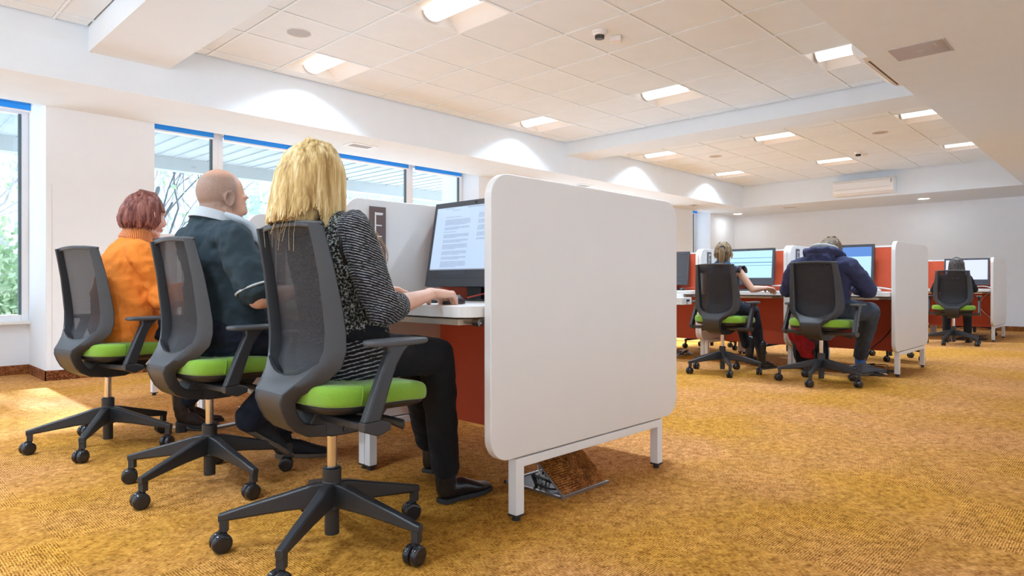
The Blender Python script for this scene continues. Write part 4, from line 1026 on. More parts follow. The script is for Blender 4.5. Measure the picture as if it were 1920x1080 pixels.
def head(bm, H, ears=True, fem=False):
    n0 = len(bm.verts); k = .93 if fem else 1.0
    ell(bm, (-.014, 0, .026), (.097, .077, .095), 24, 18)
    ell(bm, (.030, 0, -.004), (.064, .066 * k, .094), 20, 14)
    ell(bm, (.026, 0, -.058), (.058 * k, .058 * k, .050), 18, 12); ell(bm, (.066, 0, -.090), (.024, .028 * k, .020), 12, 8)
    tube(bm, [(-.005, -.058 * k, -.050), (.035, -.046 * k, -.088), (.066, -.018, -.098)], [.016, .015, .012], 10); tube(bm, [(-.005, .058 * k, -.050), (.035, .046 * k, -.088), (.066, .018, -.098)], [.016, .015, .012], 10)
    for s in (-1, 1):
        ell(bm, (.056, s * .034, -.034), (.032, .027, .034), 12, 8)
        tube(bm, [(.090, s * .010, .026), (.083, s * .034, .030), (.064, s * .052, .022)], [.0085, .0085, .007], 8)
        if ears:
            E = Matrix.Rotation(R(-12), 3, 'Y') @ Matrix.Rotation(R(s * 18), 3, 'Z')
            c = V((-.006, s * .080, -.008))
            rim = []
            for q in range(13):
                a = R(-60 + 290 * q / 12); rim.append(c + E @ V((.0180 * math.cos(a) - .001, s * (.008 + .004 * math.sin(a)), .0300 * math.sin(a) + .002)))
            tube(bm, rim, .0046, 8); ell(bm, c + E @ V((-.001, s * .000, .0)), (.0150, .0050, .026), 12, 8, E); ell(bm, c + V((.006, s * .002, -.026)), (.008, .005, .009), 8, 6)
    tube(bm, [(.088, 0, .020), (.098, 0, -.004), (.106, 0, -.026), (.102, 0, -.035)], [.0085, .0095, .0115, .0095], 10)
    for s in (-1, 1): ell(bm, (.098, s * .010, -.033), (.010, .007, .008), 8, 6)
    ell(bm, (.091, 0, -.057), (.011, .023, .0062), 12, 6); ell(bm, (.089, 0, -.068), (.0105, .019, .0068), 12, 6)
    for v in list(bm.verts)[n0:]: v.co = H @ v.co
def eyes(par, H):
    for s in (-1, 1):
        bm = BM(); ell(bm, (.0745, s * .030, .002), (.0125,) * 3, 14, 10)
        for v in bm.verts: v.co = H @ v.co
        o = finish('eye', bm, plain_eye, par)
        bm = BM(); ell(bm, (.0860, s * .031, .002), (.0018, .0055, .0055), 12, 6)
        for v in bm.verts: v.co = H @ v.co
        finish('iris', bm, M['black'], o)
        bm = BM(); tube(bm, [H @ V((.078, s * .014, .024)), H @ V((.094, s * .030, .031)), H @ V((.070, s * .053, .026))], [.0015, .003, .0012], 6); finish('eyebrow', bm, M['brown'], par)
plain_eye = plain('eye_white', (.75, .72, .70, 1), .2)
def hand(bm, w, d, u, side, curl=(.25, .3, .35, .4), spread=.06, s=1.0, thumb=(.8, .62, -.35)):
    w, d, u = V(w), V(d).normalized(), V(u); u = (u - d * u.dot(d)).normalized(); l = u.cross(d) * side
    tube(bm, [w - d * .02, w + d * .012 * s, w + d * .045 * s, w + d * .072 * s, w + d * .088 * s], [(.025 * s, .018 * s), (.028 * s, .017 * s), (.037 * s, .0165 * s), (.041 * s, .0145 * s), (.040 * s, .0110 * s)], 16, ref=l)
    base = [(.0305, .084, .072), (.0105, .089, .080), (-.0100, .086, .074), (-.0295, .078, .059)]
    for i, (lat, bx, L) in enumerate(base):
        p = w + (l * lat + d * bx) * s; dd = (d + l * spread * (1.5 - i)).normalized(); rs = [.0098, .0092, .0085, .0078] if i < 3 else [.0085, .008, .0072, .0066]
        ax = dd.cross(u).normalized(); pts = [p - dd * .018 * s, p]; a = 0; q = p.copy()
        for j, f in enumerate((.46, .30, .24)):
            a -= curl[i] * (1.15, 1.25, .8)[j]; dr = Quaternion(ax, a) @ dd; q = q + dr * L * f * s; pts.append(q.copy())
        tube(bm, pts, [r * s for r in (rs[0] * .95, *rs)], 10)
        ell(bm, p + u * .004 * s, (.0095 * s,) * 3, 8, 6)
    tb = w + (d * .018 + l * .022 - u * .004) * s; td = (d * thumb[0] + l * thumb[1] + u * thumb[2]).normalized(); td2 = (td * .8 + d * .55).normalized()
    tube(bm, [tb, tb + td * .040 * s, tb + td * .040 * s + td2 * .030 * s, tb + td * .040 * s + td2 * .052 * s], [.0155 * s, .0125 * s, .0105 * s, .0088 * s], 10)
def shoe(par, name, heel, yaw, pitch=0, roll=0, L=.26, m='leather', sole='sole_dark', high=0.0, shaft=None, laces=False, heelblock=False, wd=1.0):
    t = bpy.data.objects.new(name, None); C.objects.link(t); t.parent = par
    Mx = Matrix.Translation(V(heel)) @ Matrix.Rotation(yaw, 4, 'Z') @ Matrix.Rotation(pitch, 4, 'Y') @ Matrix.Rotation(roll, 4, 'X'); k = L / .26
    bm = BM(); hl = .045 if heelblock else 0
    def z(x): return hl * max(0, 1 - x / .14) if heelblock else 0
    tube(bm, [(.028, 0, .045 + z(0)), (.06, 0, .047 + z(.06)), (.105, 0, .044 + z(.10)), (.15, 0, .034), (.19, 0, .027), (.232, 0, .023)],
         [(.033 * wd, .036), (.034 * wd, .040), (.037 * wd, .036), (.043 * wd, .026), (.042 * wd, .019), (.030 * wd, .013)], 16, ref=(0, 1, 0))
    tube(bm, [(.035, 0, .05 + hl), (.030, 0, .085 + hl), (.026, 0, .10 + hl + high)], [(.034, .043), (.035, .042), (.038, .042)], 16, ref=(0, 1, 0))
    if shaft: tube(bm, [(.026, 0, .09 + hl), (.020, 0, .16 + hl), (.02, 0, shaft)], [(.040, .043), (.043, .046), (.050, .052)], 16, ref=(0, 1, 0))
    for v in bm.verts: v.co.x *= k; v.co = Mx @ v.co
    finish('upper', bm, M[m], t, mods=blend(.005, 3, [(T_FOLD, .006 if shaft else .003)]))
    bm = BM(); ol = [(.0, .0), (.006, .025), (.03, .034), (.09, .031), (.15, .042), (.20, .041), (.245, .024), (.26, 0)]; ol = [(x * k, y * wd) for x, y in ol] + [(x * k, -y * wd) for x, y in reversed(ol[1:-1])]
    n = len(ol); A = [bm.verts.new(Mx @ V((x, y, z(x / k)))) for x, y in ol]; B = [bm.verts.new(Mx @ V((x, y, .018 + z(x / k)))) for x, y in ol]
    bm.faces.new(A); bm.faces.new(B)
    for i in range(n): bm.faces.new((A[i], A[(i + 1) % n], B[(i + 1) % n], B[i]))
    o = finish('sole', bm, M[sole], t, smooth=False, bevel=.003)
    if heelblock:
        bm = BM(); prism(bm, rrect(.0, .05, -.025, .025, .012), 'z', 0, .05)
        for v in bm.verts: v.co = Mx @ v.co
        finish('heel', bm, M[sole], t, smooth=False)
    if laces:
        bm = BM()
        for j in range(4):
            x = (.085 + j * .022) * k; h = .075 - j * .011; tube(bm, [Mx @ V((x, -.028, h - .016)), Mx @ V((x + .004, 0, h)), Mx @ V((x, .028, h - .016))], .0032, 6)
        tube(bm, smooth_path([Mx @ V(p) for p in ((.08, .0, .09), (.05, .035, .105), (.09, .055, .07), (.10, .03, .07))], 5), .0032, 6)
        finish('shoelace', bm, M['lace_white'], t)
    return t
def arm_skin(bm, sh, el, wr, k=1.0):
    limb(bm, sh, el, [.046 * k, .043 * k, .040 * k, .037 * k, .035 * k], ref=None); limb(bm, el, wr, [(.036 * k, .036 * k), (.038 * k, .037 * k), (.034 * k, .032 * k), (.029 * k, .025 * k), (.0255 * k, .020 * k)], ref=(0, 1, 0))
def sleeve(bm, sh, el, wr, k=1.0, full=1.0, extra=.010):
    e = extra; limb(bm, sh, el, [(.052 + e) * k, (.051 + e) * k, (.047 + e) * k, (.044 + e) * k, (.044 + e) * k])
    if full > 0: limb(bm, el, lerp(el, wr, full), [(.043 + e) * k, (.043 + e) * k, (.040 + e) * k, (.036 + e) * k])
def torso(bm, P, sh=None, rsh=.055, n=28):
    tube(bm, [p for p, r in P], [r for p, r in P], n, ref=(0, 1, 0), power=.88)
    if sh:
        a, b = V(sh[0]), V(sh[1]); m = (a + b) / 2
        tube(bm, [a, a.lerp(m, .4), m + V((0, 0, .022)), b.lerp(m, .4), b], [rsh, rsh * 1.12, rsh * 1.1, rsh * 1.12, rsh], 16)
def trousers(bm, pelvis, legs, r0=.088, rk=.062, ra=.050, belly=None, hem=.96):
    ell(bm, V(pelvis) + V((0, 0, -.005)), (.125, .175 * (r0 / .088), .095), 22, 14)
    for hip, knee, ank in legs:
        limb(bm, hip, knee, [r0, r0 * .98, r0 * .88, rk * 1.08, rk], 18); limb(bm, knee, lerp(knee, ank, hem), [rk, rk * .98, rk * .92, ra * 1.02, ra], 16)
def person(label, C0, rz=0):
    return thing('person', label, 'person', (C0[0], C0[1], 0), rz, None)
def part(name, bm, m, par, mods): return finish(name, bm, m, par, mods=mods)
# hair made of many locks following the scalp, then falling
def locks(par, H, m, n, zend, name='hair', az0=40, az1=320, wid=.011, flare=.35, wave=.006, seed=1, cap=True, c=(-.014, 0, .026), r=(.106, .086, .104), fall_r=None, inward=0, part_x=(-.03, .055), shell=None, thick=.0035, jitter=.012, th0=4):
    rnd = random.Random(seed); bm = BM(); c = V(c)
    if cap: ell(bm, c, (r[0] * .965, r[1] * .965, r[2] * .965), 26, 18)
    if shell: tube(bm, *shell, n=20, ref=(0, 1, 0))
    for i in range(n):
        az = R(az0 + (az1 - az0) * (i + rnd.random()) / n); ca, sa = math.cos(az), math.sin(az)
        ze = zend(math.degrees(az)) + rnd.uniform(-1, 1) * jitter; kk = 1 + rnd.uniform(-.025, .03); ph = rnd.uniform(0, 6.28); fr = rnd.uniform(18, 34)
        px = rnd.uniform(*part_x); pts, rad = [], []
        for q in range(9):
            th = R(th0 + (96 - th0) * q / 8); w_ = q / 8
            p = V((r[0] * math.sin(th) * ca, r[1] * math.sin(th) * sa, r[2] * math.cos(th))) * kk
            p.x = p.x * w_ ** .6 + px * (1 - w_ ** .6) if q < 8 else p.x
            pts.append(c + p); rad.append((wid * (.35 + .65 * w_ ** .6), thick))
            if c.z + p.z < ze: break
        p = pts[-1].copy(); L = p.z - ze; out = V((ca, sa, 0)); tang = V((-sa, ca, 0))
        if L > .01:
            st = max(3, int(L / .018))
            for q in range(1, st + 1):
                t_ = q / st; rr = flare * (t_ * L) * (1 if inward == 0 else 1) - inward * max(0, t_ - .55) ** 1.5
                w2 = wave * t_ * math.sin(ph + fr * t_ * L * 3)
                pts.append(p + V((0, 0, -t_ * L)) + out * (rr + w2) + tang * wave * .8 * math.sin(ph * 2 + fr * t_ * L * 2.2) * t_)
                rad.append((wid * (1 - .75 * max(0, t_ - .6) / .4), thick * (1 - .6 * max(0, t_ - .6) / .4)))
        pts = [H @ q for q in pts]
        tube(bm, pts, rad, 6, ref=(H.to_3x3() @ tang), round_ends=False)
    for v in bm.verts: pass
    if cap or shell:
        pass
    return finish(name, bm, M[m], par)
def cap_fix(bm, H, n0):
    for v in list(bm.verts)[n0:]: v.co = H @ v.co

# ---- 1: the blonde person on the nearest chair
t = person('person with long blonde hair, striped sleeves and furry vest, typing at the nearest desk', CW)
H = head_mtx((-.055, .000, 1.130), R(-2), R(6), 0, .94)
shR, elR, wrR = (-.020, -.160, .975), (.046, -.212, .742), (.318, -.108, .787)
shL, elL, wrL = (-.020, .165, .975), (.080, .250, .760), (.305, .215, .806)
M['skin_f'] = skin_mat('skin_fair', (.72, .43, .31, 1))
bm = BM(); head(bm, H, True, True); tube(bm, [(-.055, 0, 1.10), (-.045, 0, 1.03), (-.02, 0, .96)], [.052, .054, .07], 16)
torso(bm, [((.02, 0, .62), (.13, .08)), ((.02, 0, .78), (.11, .08)), ((0, 0, .92), (.12, .08))], ((-.02, -.13, .965), (-.02, .13, .965)), .04)
arm_skin(bm, shR, elR, wrR, .92); arm_skin(bm, shL, elL, wrL, .92)
hand(bm, wrR, (.86, .36, -.04), (0, 0, 1), 1, (.50, .50, .52, .55), .05, 1.08); hand(bm, wrL, (.86, -.28, -.14), (0, .15, 1), -1, (.22, .25, .3, .35), .07, .98)
part('body', bm, M['skin_f'], t, blend(.0042, 2)); eyes(t, H)
cuffm = stripe_mat('cuff_knit', (0, R(70), 0), 36)
for s, sh, el, wr in ((-1, shR, elR, wrR), (1, shL, elL, wrL)):
    a, b, w_ = V(sh), V(el), V(wr); bm = BM()
    tube(bm, [a + V((0, 0, .012)), a.lerp(b, .22), a.lerp(b, .5), a.lerp(b, .78), b + V((.004, 0, -.006)), b.lerp(w_, .10), b.lerp(w_, .20)], [.052, .054, .0535, .053, .053, .051, .046], 20)
    o = part('striped_sleeve', bm, M['stripe'], t, blend(.005, 3, [(T_FOLD, .016)]))
    bm = BM(); tube(bm, [b.lerp(w_, .17), b.lerp(w_, .195), b.lerp(w_, .22)], [.0465, .0475, .0455], 20); finish('cuff', bm, cuffm, o)
bm = BM()
torso(bm, [((.040, 0, .560), (.175, .120)), ((.035, 0, .615), (.172, .118)), ((.035, 0, .67), (.160, .112))])
part('tunic_hem', bm, stripe_mat('tunic_knit', (R(12), R(8), 0), 26), t, blend(.006, 3, [(T_FOLD, .014)]))
bm = BM()
torso(bm, [((.040, 0, .655), (.165, .118)), ((.035, 0, .72), (.157, .114)), ((.02, 0, .80), (.155, .112)), ((.0, 0, .88), (.162, .110)), ((-.018, 0, .95), (.158, .100)), ((-.03, 0, .995), (.110, .085)), ((-.040, 0, 1.030), (.070, .068))], ((-.022, -.125, .985), (-.022, .125, .985)), .048)
part('boucle_vest', bm, M['boucle'], t, blend(.0055, 2, [(T_KNIT, .012), (T_FOLD, .014)]))
for s in (-1, 1):
    bm = BM(); ring = []
    for q in range(25):
        a = 2 * PI * q / 24; ring.append((-.016 + .050 * math.cos(a), s * (.158 + .010 * math.sin(a)), .950 + .080 * math.sin(a)))
    tube(bm, ring, [(.0045, .0045)] * 25, 8, round_ends=False); finish('vest_piping', bm, M['leather'], t)
bm = BM(); torso(bm, [((.045, 0, .640), (.166, .120)), ((.043, 0, .655), (.168, .121)), ((.040, 0, .675), (.164, .119))]); part('belt_band', bm, M['black_cloth'], t, blend(.005, 2, [(T_KNIT, .008)]))
bm = BM(); trousers(bm, (.03, 0, .605), (((.02, -.085, .600), (.372, -.060, .570), (.500, .040, .125)), ((.02, .085, .600), (.400, .115, .565), (.640, .315, .16))), .080, .064, .054)
part('trousers', bm, M['black_cloth'], t, blend(.007, 3, [(T_FOLD, .010)]))
shoe(t, 'shoe', (.478, .052, 0), R(-2), 0, 0, .265, 'leather', 'sole_dark', .03); shoe(t, 'shoe', (.615, .300, .035), R(20), R(8), 0, .26, 'leather', 'sole_dark', .03)
def ze_b(az):
    if az < 150: return -.145
    if az < 235: return -.145 + .022 * max(0, az - 195) / 40
    return -.123 + .030 * min(1, (az - 235) / 20) - .080 * max(0, min(1, (az - 262) / 20))
sh_ = ([H @ V(p) for p in ((-.02, 0, .02), (-.035, 0, -.06), (-.045, .010, -.115))], [(.082, .080), (.084, .074), (.082, .060)])
hb = locks(t, H, 'blonde', 900, ze_b, az0=40, az1=326, wid=.0060, flare=.07, wave=.004, seed=3, cap=False, shell=sh_, r=(.114, .094, .114), c=(-.018, 0, .022), jitter=.012, thick=.0022)
bm = BM(); ell(bm, (-.018, 0, .022), (.109, .090, .110), 28, 20); cap_fix(bm, H, 0); finish('hair_crown', bm, M['blonde'], t)
bm = BM(); rnd = random.Random(8)                                        # loose strands over the chair top
for i in range(12):
    y = rnd.uniform(-.10, .10); p = V((-.175 + rnd.uniform(-.01, .01), y, 1.02)); q = p + V((rnd.uniform(-.03, .0), rnd.uniform(-.02, .02), -rnd.uniform(.05, .11)))
    tube(bm, [p + V((.03, 0, .03)), p, p.lerp(q, .5) + V((-.004, 0, 0)), q], .0004, 4)
finish('loose_strands', bm, M['blonde'], t); bm = BM()
for i in range(16): 
    p = V((.03 + rnd.uniform(-.01, .02), -.10 + rnd.uniform(-.01, .02), 1.03)); tube(bm, smooth_path([p, p + V((.03, -.03, -.05)), p + V((.045 + rnd.uniform(0, .03), -.035, -.12)), p + V((.05 + rnd.uniform(0, .03), -.02, -.18))], 4), .0006, 4)
finish('shoulder_strands', bm, M['blonde'], t)

# ---- 2: the bald person
t = person('bald person in a dark short-sleeved polo shirt with light grey collar', CM)
H = head_mtx((.052, .0, 1.172), R(4), R(10), 0, 1.0)
hp = H @ V((0, 0, 0))
M['skin_m'] = skin_mat('skin_tan', (.66, .37, .25, 1), .05, (hp.x, hp.y, hp.z, .08, (.19, .145, .12, 1)))
shR, elR, wrR = (.012, -.200, 1.000), (.075, -.285, .762), (.335, -.150, .790)
shL, elL, wrL = (.012, .200, 1.000), (.085, .270, .760), (.330, .130, .785)
bm = BM(); head(bm, H); tube(bm, [(.030, 0, 1.145), (.020, 0, 1.09), (.012, 0, 1.02)], [(.066, .066), (.068, .068), (.085, .075)], 18)
tube(bm, [(.075, 0, 1.10), (.06, 0, 1.06)], [.045, .05], 12)
torso(bm, [((.05, 0, .64), (.14, .10)), ((.05, 0, .80), (.14, .10)), ((.03, 0, .95), (.15, .09))], ((.012, -.17, .985), (.012, .17, .985)), .05)
arm_skin(bm, shR, elR, wrR, 1.18); arm_skin(bm, shL, elL, wrL, 1.18)
hand(bm, wrR, (.9, .25, -.12), (0, 0, 1), 1, s=1.08); hand(bm, wrL, (.9, -.25, -.12), (0, 0, 1), -1, s=1.08)
part('body', bm, M['skin_m'], t, blend(.0048, 2)); eyes(t, H)
bm = BM()
torso(bm, [((.060, 0, .585), (.200, .140)), ((.072, 0, .66), (.205, .148)), ((.072, 0, .76), (.200, .145)), ((.055, 0, .86), (.200, .135)), ((.025, 0, .95), (.200, .125)), ((.012, 0, 1.02), (.150, .105)), ((.010, 0, 1.065), (.088, .082))], ((.008, -.165, 1.005), (.008, .165, 1.005)), .066)
for sh, el in ((shR, elR), (shL, elL)): tube(bm, [V(sh) + V((0, 0, .0)), lerp(sh, el, .3), lerp(sh, el, .6), lerp(sh, el, .80)], [.070, .071, .073, .075], 18)
part('polo_shirt', bm, M['polo'], t, blend(.007, 3, [(T_BIG, .034), (T_FOLD, .016)]))
for sh, el in ((shR, elR), (shL, elL)):
    bm = BM(); a, b = V(sh), V(el); d = (b - a).normalized(); c_ = a.lerp(b, .835); u = d.orthogonal().normalized(); v_ = d.cross(u)
    tube(bm, [c_ + (u * math.cos(2 * PI * q / 28) + v_ * math.sin(2 * PI * q / 28)) * .0715 for q in range(29)], .0045, 8, round_ends=False)
    finish('sleeve_hem', bm, M['grey_trim'], t)
bm = BM(); nq = 30; rows = []                                         # folded collar, open at the throat
for rr, dz in ((.073, .032), (.076, .036), (.080, .030), (.094, -.004), (.090, -.006), (.074, .022)):
    row = []
    for q in range(nq + 1):
        a = R(26 + 308 * q / nq); row.append(bm.verts.new((.018 + rr * math.cos(a) * 1.04, rr * math.sin(a), 1.078 + dz - .022 * math.cos(a))))
    rows.append(row)
for r0, r1 in zip(rows, rows[1:] + rows[:1]):
    for q in range(nq): bm.faces.new((r0[q], r0[q + 1], r1[q + 1], r1[q]))
finish('collar', bm, M['grey_trim'], t)
for s in (-1, 1):                                                       # light strip over the front of each shoulder
    bm = BM(); tube(bm, smooth_path([(.036, s * .082, 1.096), (.066, s * .128, 1.078), (.098, s * .165, 1.050), (.118, s * .185, .995), (.150, s * .188, .905), (.190, s * .175, .81)], 5), [(.020, .009)] * 26, 10, ref=(.35, s * .9, 0))
    finish('shoulder_strip', bm, M['grey_trim'], t)
bm = BM(); trousers(bm, (.03, 0, .610), (((.02, -.10, .610), (.400, -.125, .575), (.150, -.020, .235)), ((.02, .10, .610), (.430, .150, .575), (.400, .175, .13))), .102, .074, .060)
part('jeans', bm, M['navy_cloth'], t, blend(.008, 3, [(T_FOLD, .016), (T_BIG, .02)]))
shoe(t, 'shoe', (.125, .000, .205), R(-12), R(36), R(-8), .275, 'suede', 'sole', .0, laces=True); shoe(t, 'shoe', (.375, .190, 0), R(-38), 0, 0, .285, 'suede', 'sole', .0, laces=True)

# ---- 3: the person in orange
t = person('person with short auburn hair in an orange turtleneck sweater, nearest the windows', CO)
H = head_mtx((.172, .0, 1.178), R(8), R(8), 0, .98)
M['skin_o'] = skin_mat('skin_rosy', (.70, .38, .29, 1))
shR, elR, wrR = (.095, -.175, .975), (.190, -.225, .735), (.430, -.13, .785)
shL, elL, wrL = (.095, .175, .975), (.190, .225, .735), (.430, .13, .785)
bm = BM(); head(bm, H, True, True); tube(bm, [(.155, 0, 1.13), (.14, 0, 1.06), (.12, 0, 1.0)], [.052, .054, .07], 16)
torso(bm, [((.07, 0, .62), (.13, .09)), ((.09, 0, .85), (.13, .09))], ((.10, -.13, .95), (.10, .13, .95)), .045)
arm_skin(bm, shR, elR, wrR, .98); arm_skin(bm, shL, elL, wrL, .98); hand(bm, wrR, (.95, .15, -.1), (0, 0, 1), 1, s=.95); hand(bm, wrL, (.95, -.15, -.1), (0, 0, 1), -1, s=.95)
part('body', bm, M['skin_o'], t, blend(.005, 2)); eyes(t, H)
bm = BM()
torso(bm, [((.088, 0, .572), (.198, .160)), ((.085, 0, .600), (.202, .162)), ((.085, 0, .66), (.195, .152)), ((.085, 0, .71), (.186, .146)), ((.085, 0, .76), (.188, .150)), ((.085, 0, .84), (.180, .140)), ((.095, 0, .92), (.175, .128)), ((.115, 0, .99), (.140, .105)), ((.130, 0, 1.04), (.080, .075))], ((.098, -.135, .975), (.098, .135, .975)), .062)
sleeve(bm, shR, elR, wrR, 1.05, .9); sleeve(bm, shL, elL, wrL, 1.05, .9)
part('sweater', bm, M['orange'], t, blend(.007, 3, [(T_BIG, .034), (T_FOLD, .014)]))
bm = BM(); tube(bm, [(.118, 0, 1.035), (.130, 0, 1.065), (.142, 0, 1.092), (.146, 0, 1.108)], [(.082, .078), (.077, .073), (.073, .069), (.064, .062)], 40, ref=(0, 1, 0), round_ends=False); finish('ribbed_collar', bm, M['rib'], t, mods=[('BEVEL', dict(width=.008, segments=3))])
bm = BM(); trousers(bm, (.075, 0, .585), (((.05, -.095, .600), (.440, -.090, .572), (.400, .055, .16)), ((.05, .095, .600), (.450, .120, .572), (.480, .20, .16))), .084, .066, .052)
part('trousers', bm, M['navy_cloth'], t, blend(.008, 3, [(T_FOLD, .014)]))
shoe(t, 'boot', (.345, .062, 0), R(-8), 0, 0, .235, 'brown_boot', 'sole_dark', .03, shaft=.27, heelblock=True, wd=.85); shoe(t, 'boot', (.43, .20, 0), R(0), 0, 0, .235, 'brown_boot', 'sole_dark', .03, shaft=.27, heelblock=True, wd=.85)
def ze_o(az):
    f = abs(180 - az)
    return -.078 if f < 70 else (-.070 if f < 118 else .045)
locks(t, H, 'auburn', 330, ze_o, az0=4, az1=356, wid=.0105, flare=.10, wave=.005, seed=5, cap=False, r=(.108, .091, .108), c=(-.014, 0, .020), jitter=.012, inward=.10)
bm = BM(); ell(bm, (-.020, 0, .020), (.098, .086, .103), 28, 20); ell(bm, (-.030, 0, -.030), (.078, .078, .052), 22, 14); cap_fix(bm, H, 0); finish('hair_crown', bm, M['auburn'], t)

# ---- 4: the ponytailed person
t = person('person with a light brown ponytail in a blue top with frilled shoulders', CG)
H = head_mtx((.02, .000, 1.085), R(20), R(8), 0, .90)
shR, elR, wrR = (.0, -.150, .940), (.045, -.262, .770), (.275, -.300, .782)
shL, elL, wrL = (.0, .150, .940), (.09, .215, .745), (.300, .15, .782)
M['skin_g'] = skin_mat('skin_light', (.74, .47, .35, 1))
bm = BM(); head(bm, H, True, True); tube(bm, [(.015, 0, 1.05), (.01, 0, .98), (.0, 0, .92)], [.045, .045, .06], 14)
torso(bm, [((.03, 0, .62), (.12, .08)), ((.02, 0, .85), (.12, .08))], ((0, -.12, .915), (0, .12, .915)), .038)
arm_skin(bm, shR, elR, wrR, .85); arm_skin(bm, shL, elL, wrL, .85); hand(bm, wrR, (.95, -.10, -.12), (0, 0, 1), 1, s=.95); hand(bm, wrL, (.9, -.2, -.12), (0, 0, 1), -1, s=.9)
part('body', bm, M['skin_g'], t, blend(.0055, 2)); eyes(t, H)
bm = BM(); torso(bm, [((.04, 0, .590), (.155, .115)), ((.035, 0, .70), (.140, .105)), ((.02, 0, .82), (.145, .100)), ((.0, 0, .92), (.145, .092)), ((.0, 0, .975), (.085, .075))], ((0, -.11, .943), (0, .11, .943)), .045)
part('blue_top', bm, M['blue_top'], t, blend(.007, 3, [(T_BIG, .014)]))
for s in (-1, 1):
    bm = BM()
    for lay in range(3):
        k = 22; A, B = [], []
        for q in range(k + 1):
            a = R(-100 + 200 * q / k); rr = .050 + .006 * lay + .013 * (q % 2); x, z_ = math.sin(a) * .055, math.cos(a) * .045
            A.append(bm.verts.new((x, s * (.135 + lay * .014), .930 + z_))); B.append(bm.verts.new((x * 1.35, s * (.165 + lay * .018 + .008 * (q % 2)), .925 + z_ * 1.15 + .008 * ((q + lay) % 2))))
        for q in range(k): bm.faces.new((A[q], A[q + 1], B[q + 1], B[q]))
    finish('shoulder_frill', bm, M['lace'], t, mods=[('SOLIDIFY', dict(thickness=.003))])
bm = BM(); trousers(bm, (.04, 0, .600), (((.03, -.08, .600), (.400, -.110, .565), (.500, -.150, .15)), ((.03, .08, .600), (.430, .060, .565), (.64, .06, .20))), .080, .058, .046)
part('trousers', bm, M['navy_cloth'], t, blend(.008, 3, [(T_FOLD, .008)]))
shoe(t, 'boot', (.465, -.150, 0), R(-14), 0, 0, .25, 'leather', 'sole_dark', .03, shaft=.24); shoe(t, 'boot', (.61, .050, .03), R(-25), R(10), 0, .25, 'leather', 'sole_dark', .03, shaft=.24)
bm = BM(); ell(bm, (-.020, 0, .030), (.099, .083, .100), 28, 20); ell(bm, (-.040, 0, -.020), (.070, .070, .055), 20, 12)
tube(bm, [(-.105, 0, .045), (-.135, 0, .040), (-.150, 0, .0), (-.148, 0, -.06), (-.138, .004, -.12), (-.130, .008, -.17)], [(.020, .016), (.024, .020), (.027, .022), (.026, .020), (.020, .015), (.007, .006)], 14, ref=(0, 1, 0)); cap_fix(bm, H, 0)
hh = finish('ponytail_hair', bm, M['brown'], t)
bm = BM(); tube(bm, [H @ V(p) for p in ((-.104, 0, .045), (-.118, 0, .046))], [.026, .027], 14); finish('hair_tie', bm, M['black_cloth'], t)
locks(t, H, 'brown', 90, lambda az: .0, name='hair_strands', az0=55, az1=305, wid=.008, flare=0, seed=15, cap=False, r=(.101, .085, .102), c=(-.020, 0, .030), thick=.0016, jitter=.03, th0=20)

# ---- 5: the hoodie
t = person('person bent forward in a navy hooded sweatshirt with grey hood lining', CH)
H = head_mtx((.140, -.025, 1.072), R(-4), R(40), 0, 1.0)
shR, elR, wrR = (.040, -.205, .955), (.170, -.310, .765), (.430, -.120, .790)
shL, elL, wrL = (.040, .215, .955), (.130, .325, .765), (.420, .120, .790)
bm = BM(); head(bm, H); tube(bm, [(.115, -.02, 1.05), (.08, -.01, 1.01), (.05, 0, .96)], [.060, .063, .08], 16)
torso(bm, [((.03, 0, .62), (.14, .09)), ((.04, 0, .85), (.14, .09))], ((.04, -.16, .955), (.04, .16, .955)), .05)
arm_skin(bm, shR, elR, wrR, 1.1); arm_skin(bm, shL, elL, wrL, 1.1); hand(bm, wrR, (.9, .3, -.1), (0, 0, 1), 1, s=1.05); hand(bm, wrL, (.9, -.3, -.1), (0, 0, 1), -1, s=1.05)
part('body', bm, M['skin_m'] if False else M['skin_o'], t, blend(.0055, 2)); eyes(t, H)
bm = BM()
torso(bm, [((.050, 0, .585), (.205, .125)), ((.055, 0, .68), (.195, .125)), ((.060, 0, .78), (.200, .125)), ((.060, 0, .88), (.215, .130)), ((.060, 0, .96), (.200, .125)), ((.060, 0, 1.03), (.130, .100))], ((.035, -.185, .965), (.035, .185, .965)), .080)
for sh, el, wr in ((shR, elR, wrR), (shL, elL, wrL)): limb(bm, sh, el, [.080, .078, .074, .070, .068], 16); limb(bm, el, lerp(el, wr, .92), [.068, .066, .056, .042], 16)
part('hoodie', bm, M['hoodie'], t, blend(.008, 3, [(T_BIG, .03), (T_FOLD, .012)]))
bm = BM(); tube(bm, smooth_path([(.145, .080, 1.000), (.085, .118, 1.045), (.005, .105, 1.075), (-.035, .0, 1.085), (.005, -.105, 1.075), (.085, -.118, 1.045), (.145, -.080, 1.000)], 5), [(.026 + .010 * math.sin(PI * q / 30), .036 + .014 * math.sin(PI * q / 30)) for q in range(31)], 14)
ell(bm, (-.035, 0, 1.025), (.055, .118, .070), 18, 12); tube(bm, smooth_path([(.06, .13, 1.0), (-.02, .11, .995), (-.065, 0, .975), (-.02, -.11, .995), (.06, -.13, 1.0)], 5), .030, 12)
part('hood', bm, M['hoodie'], t, blend(.007, 2, [(T_FOLD, .030)]))
bm = BM(); tube(bm, smooth_path([(.120, .062, 1.055), (.070, .085, 1.092), (.015, .060, 1.112), (.000, .0, 1.118), (.015, -.060, 1.112), (.070, -.085, 1.092), (.120, -.062, 1.055)], 5), [(.018, .030)] * 31, 12)
for v in bm.verts: v.co.z += .014; v.co.x -= .004
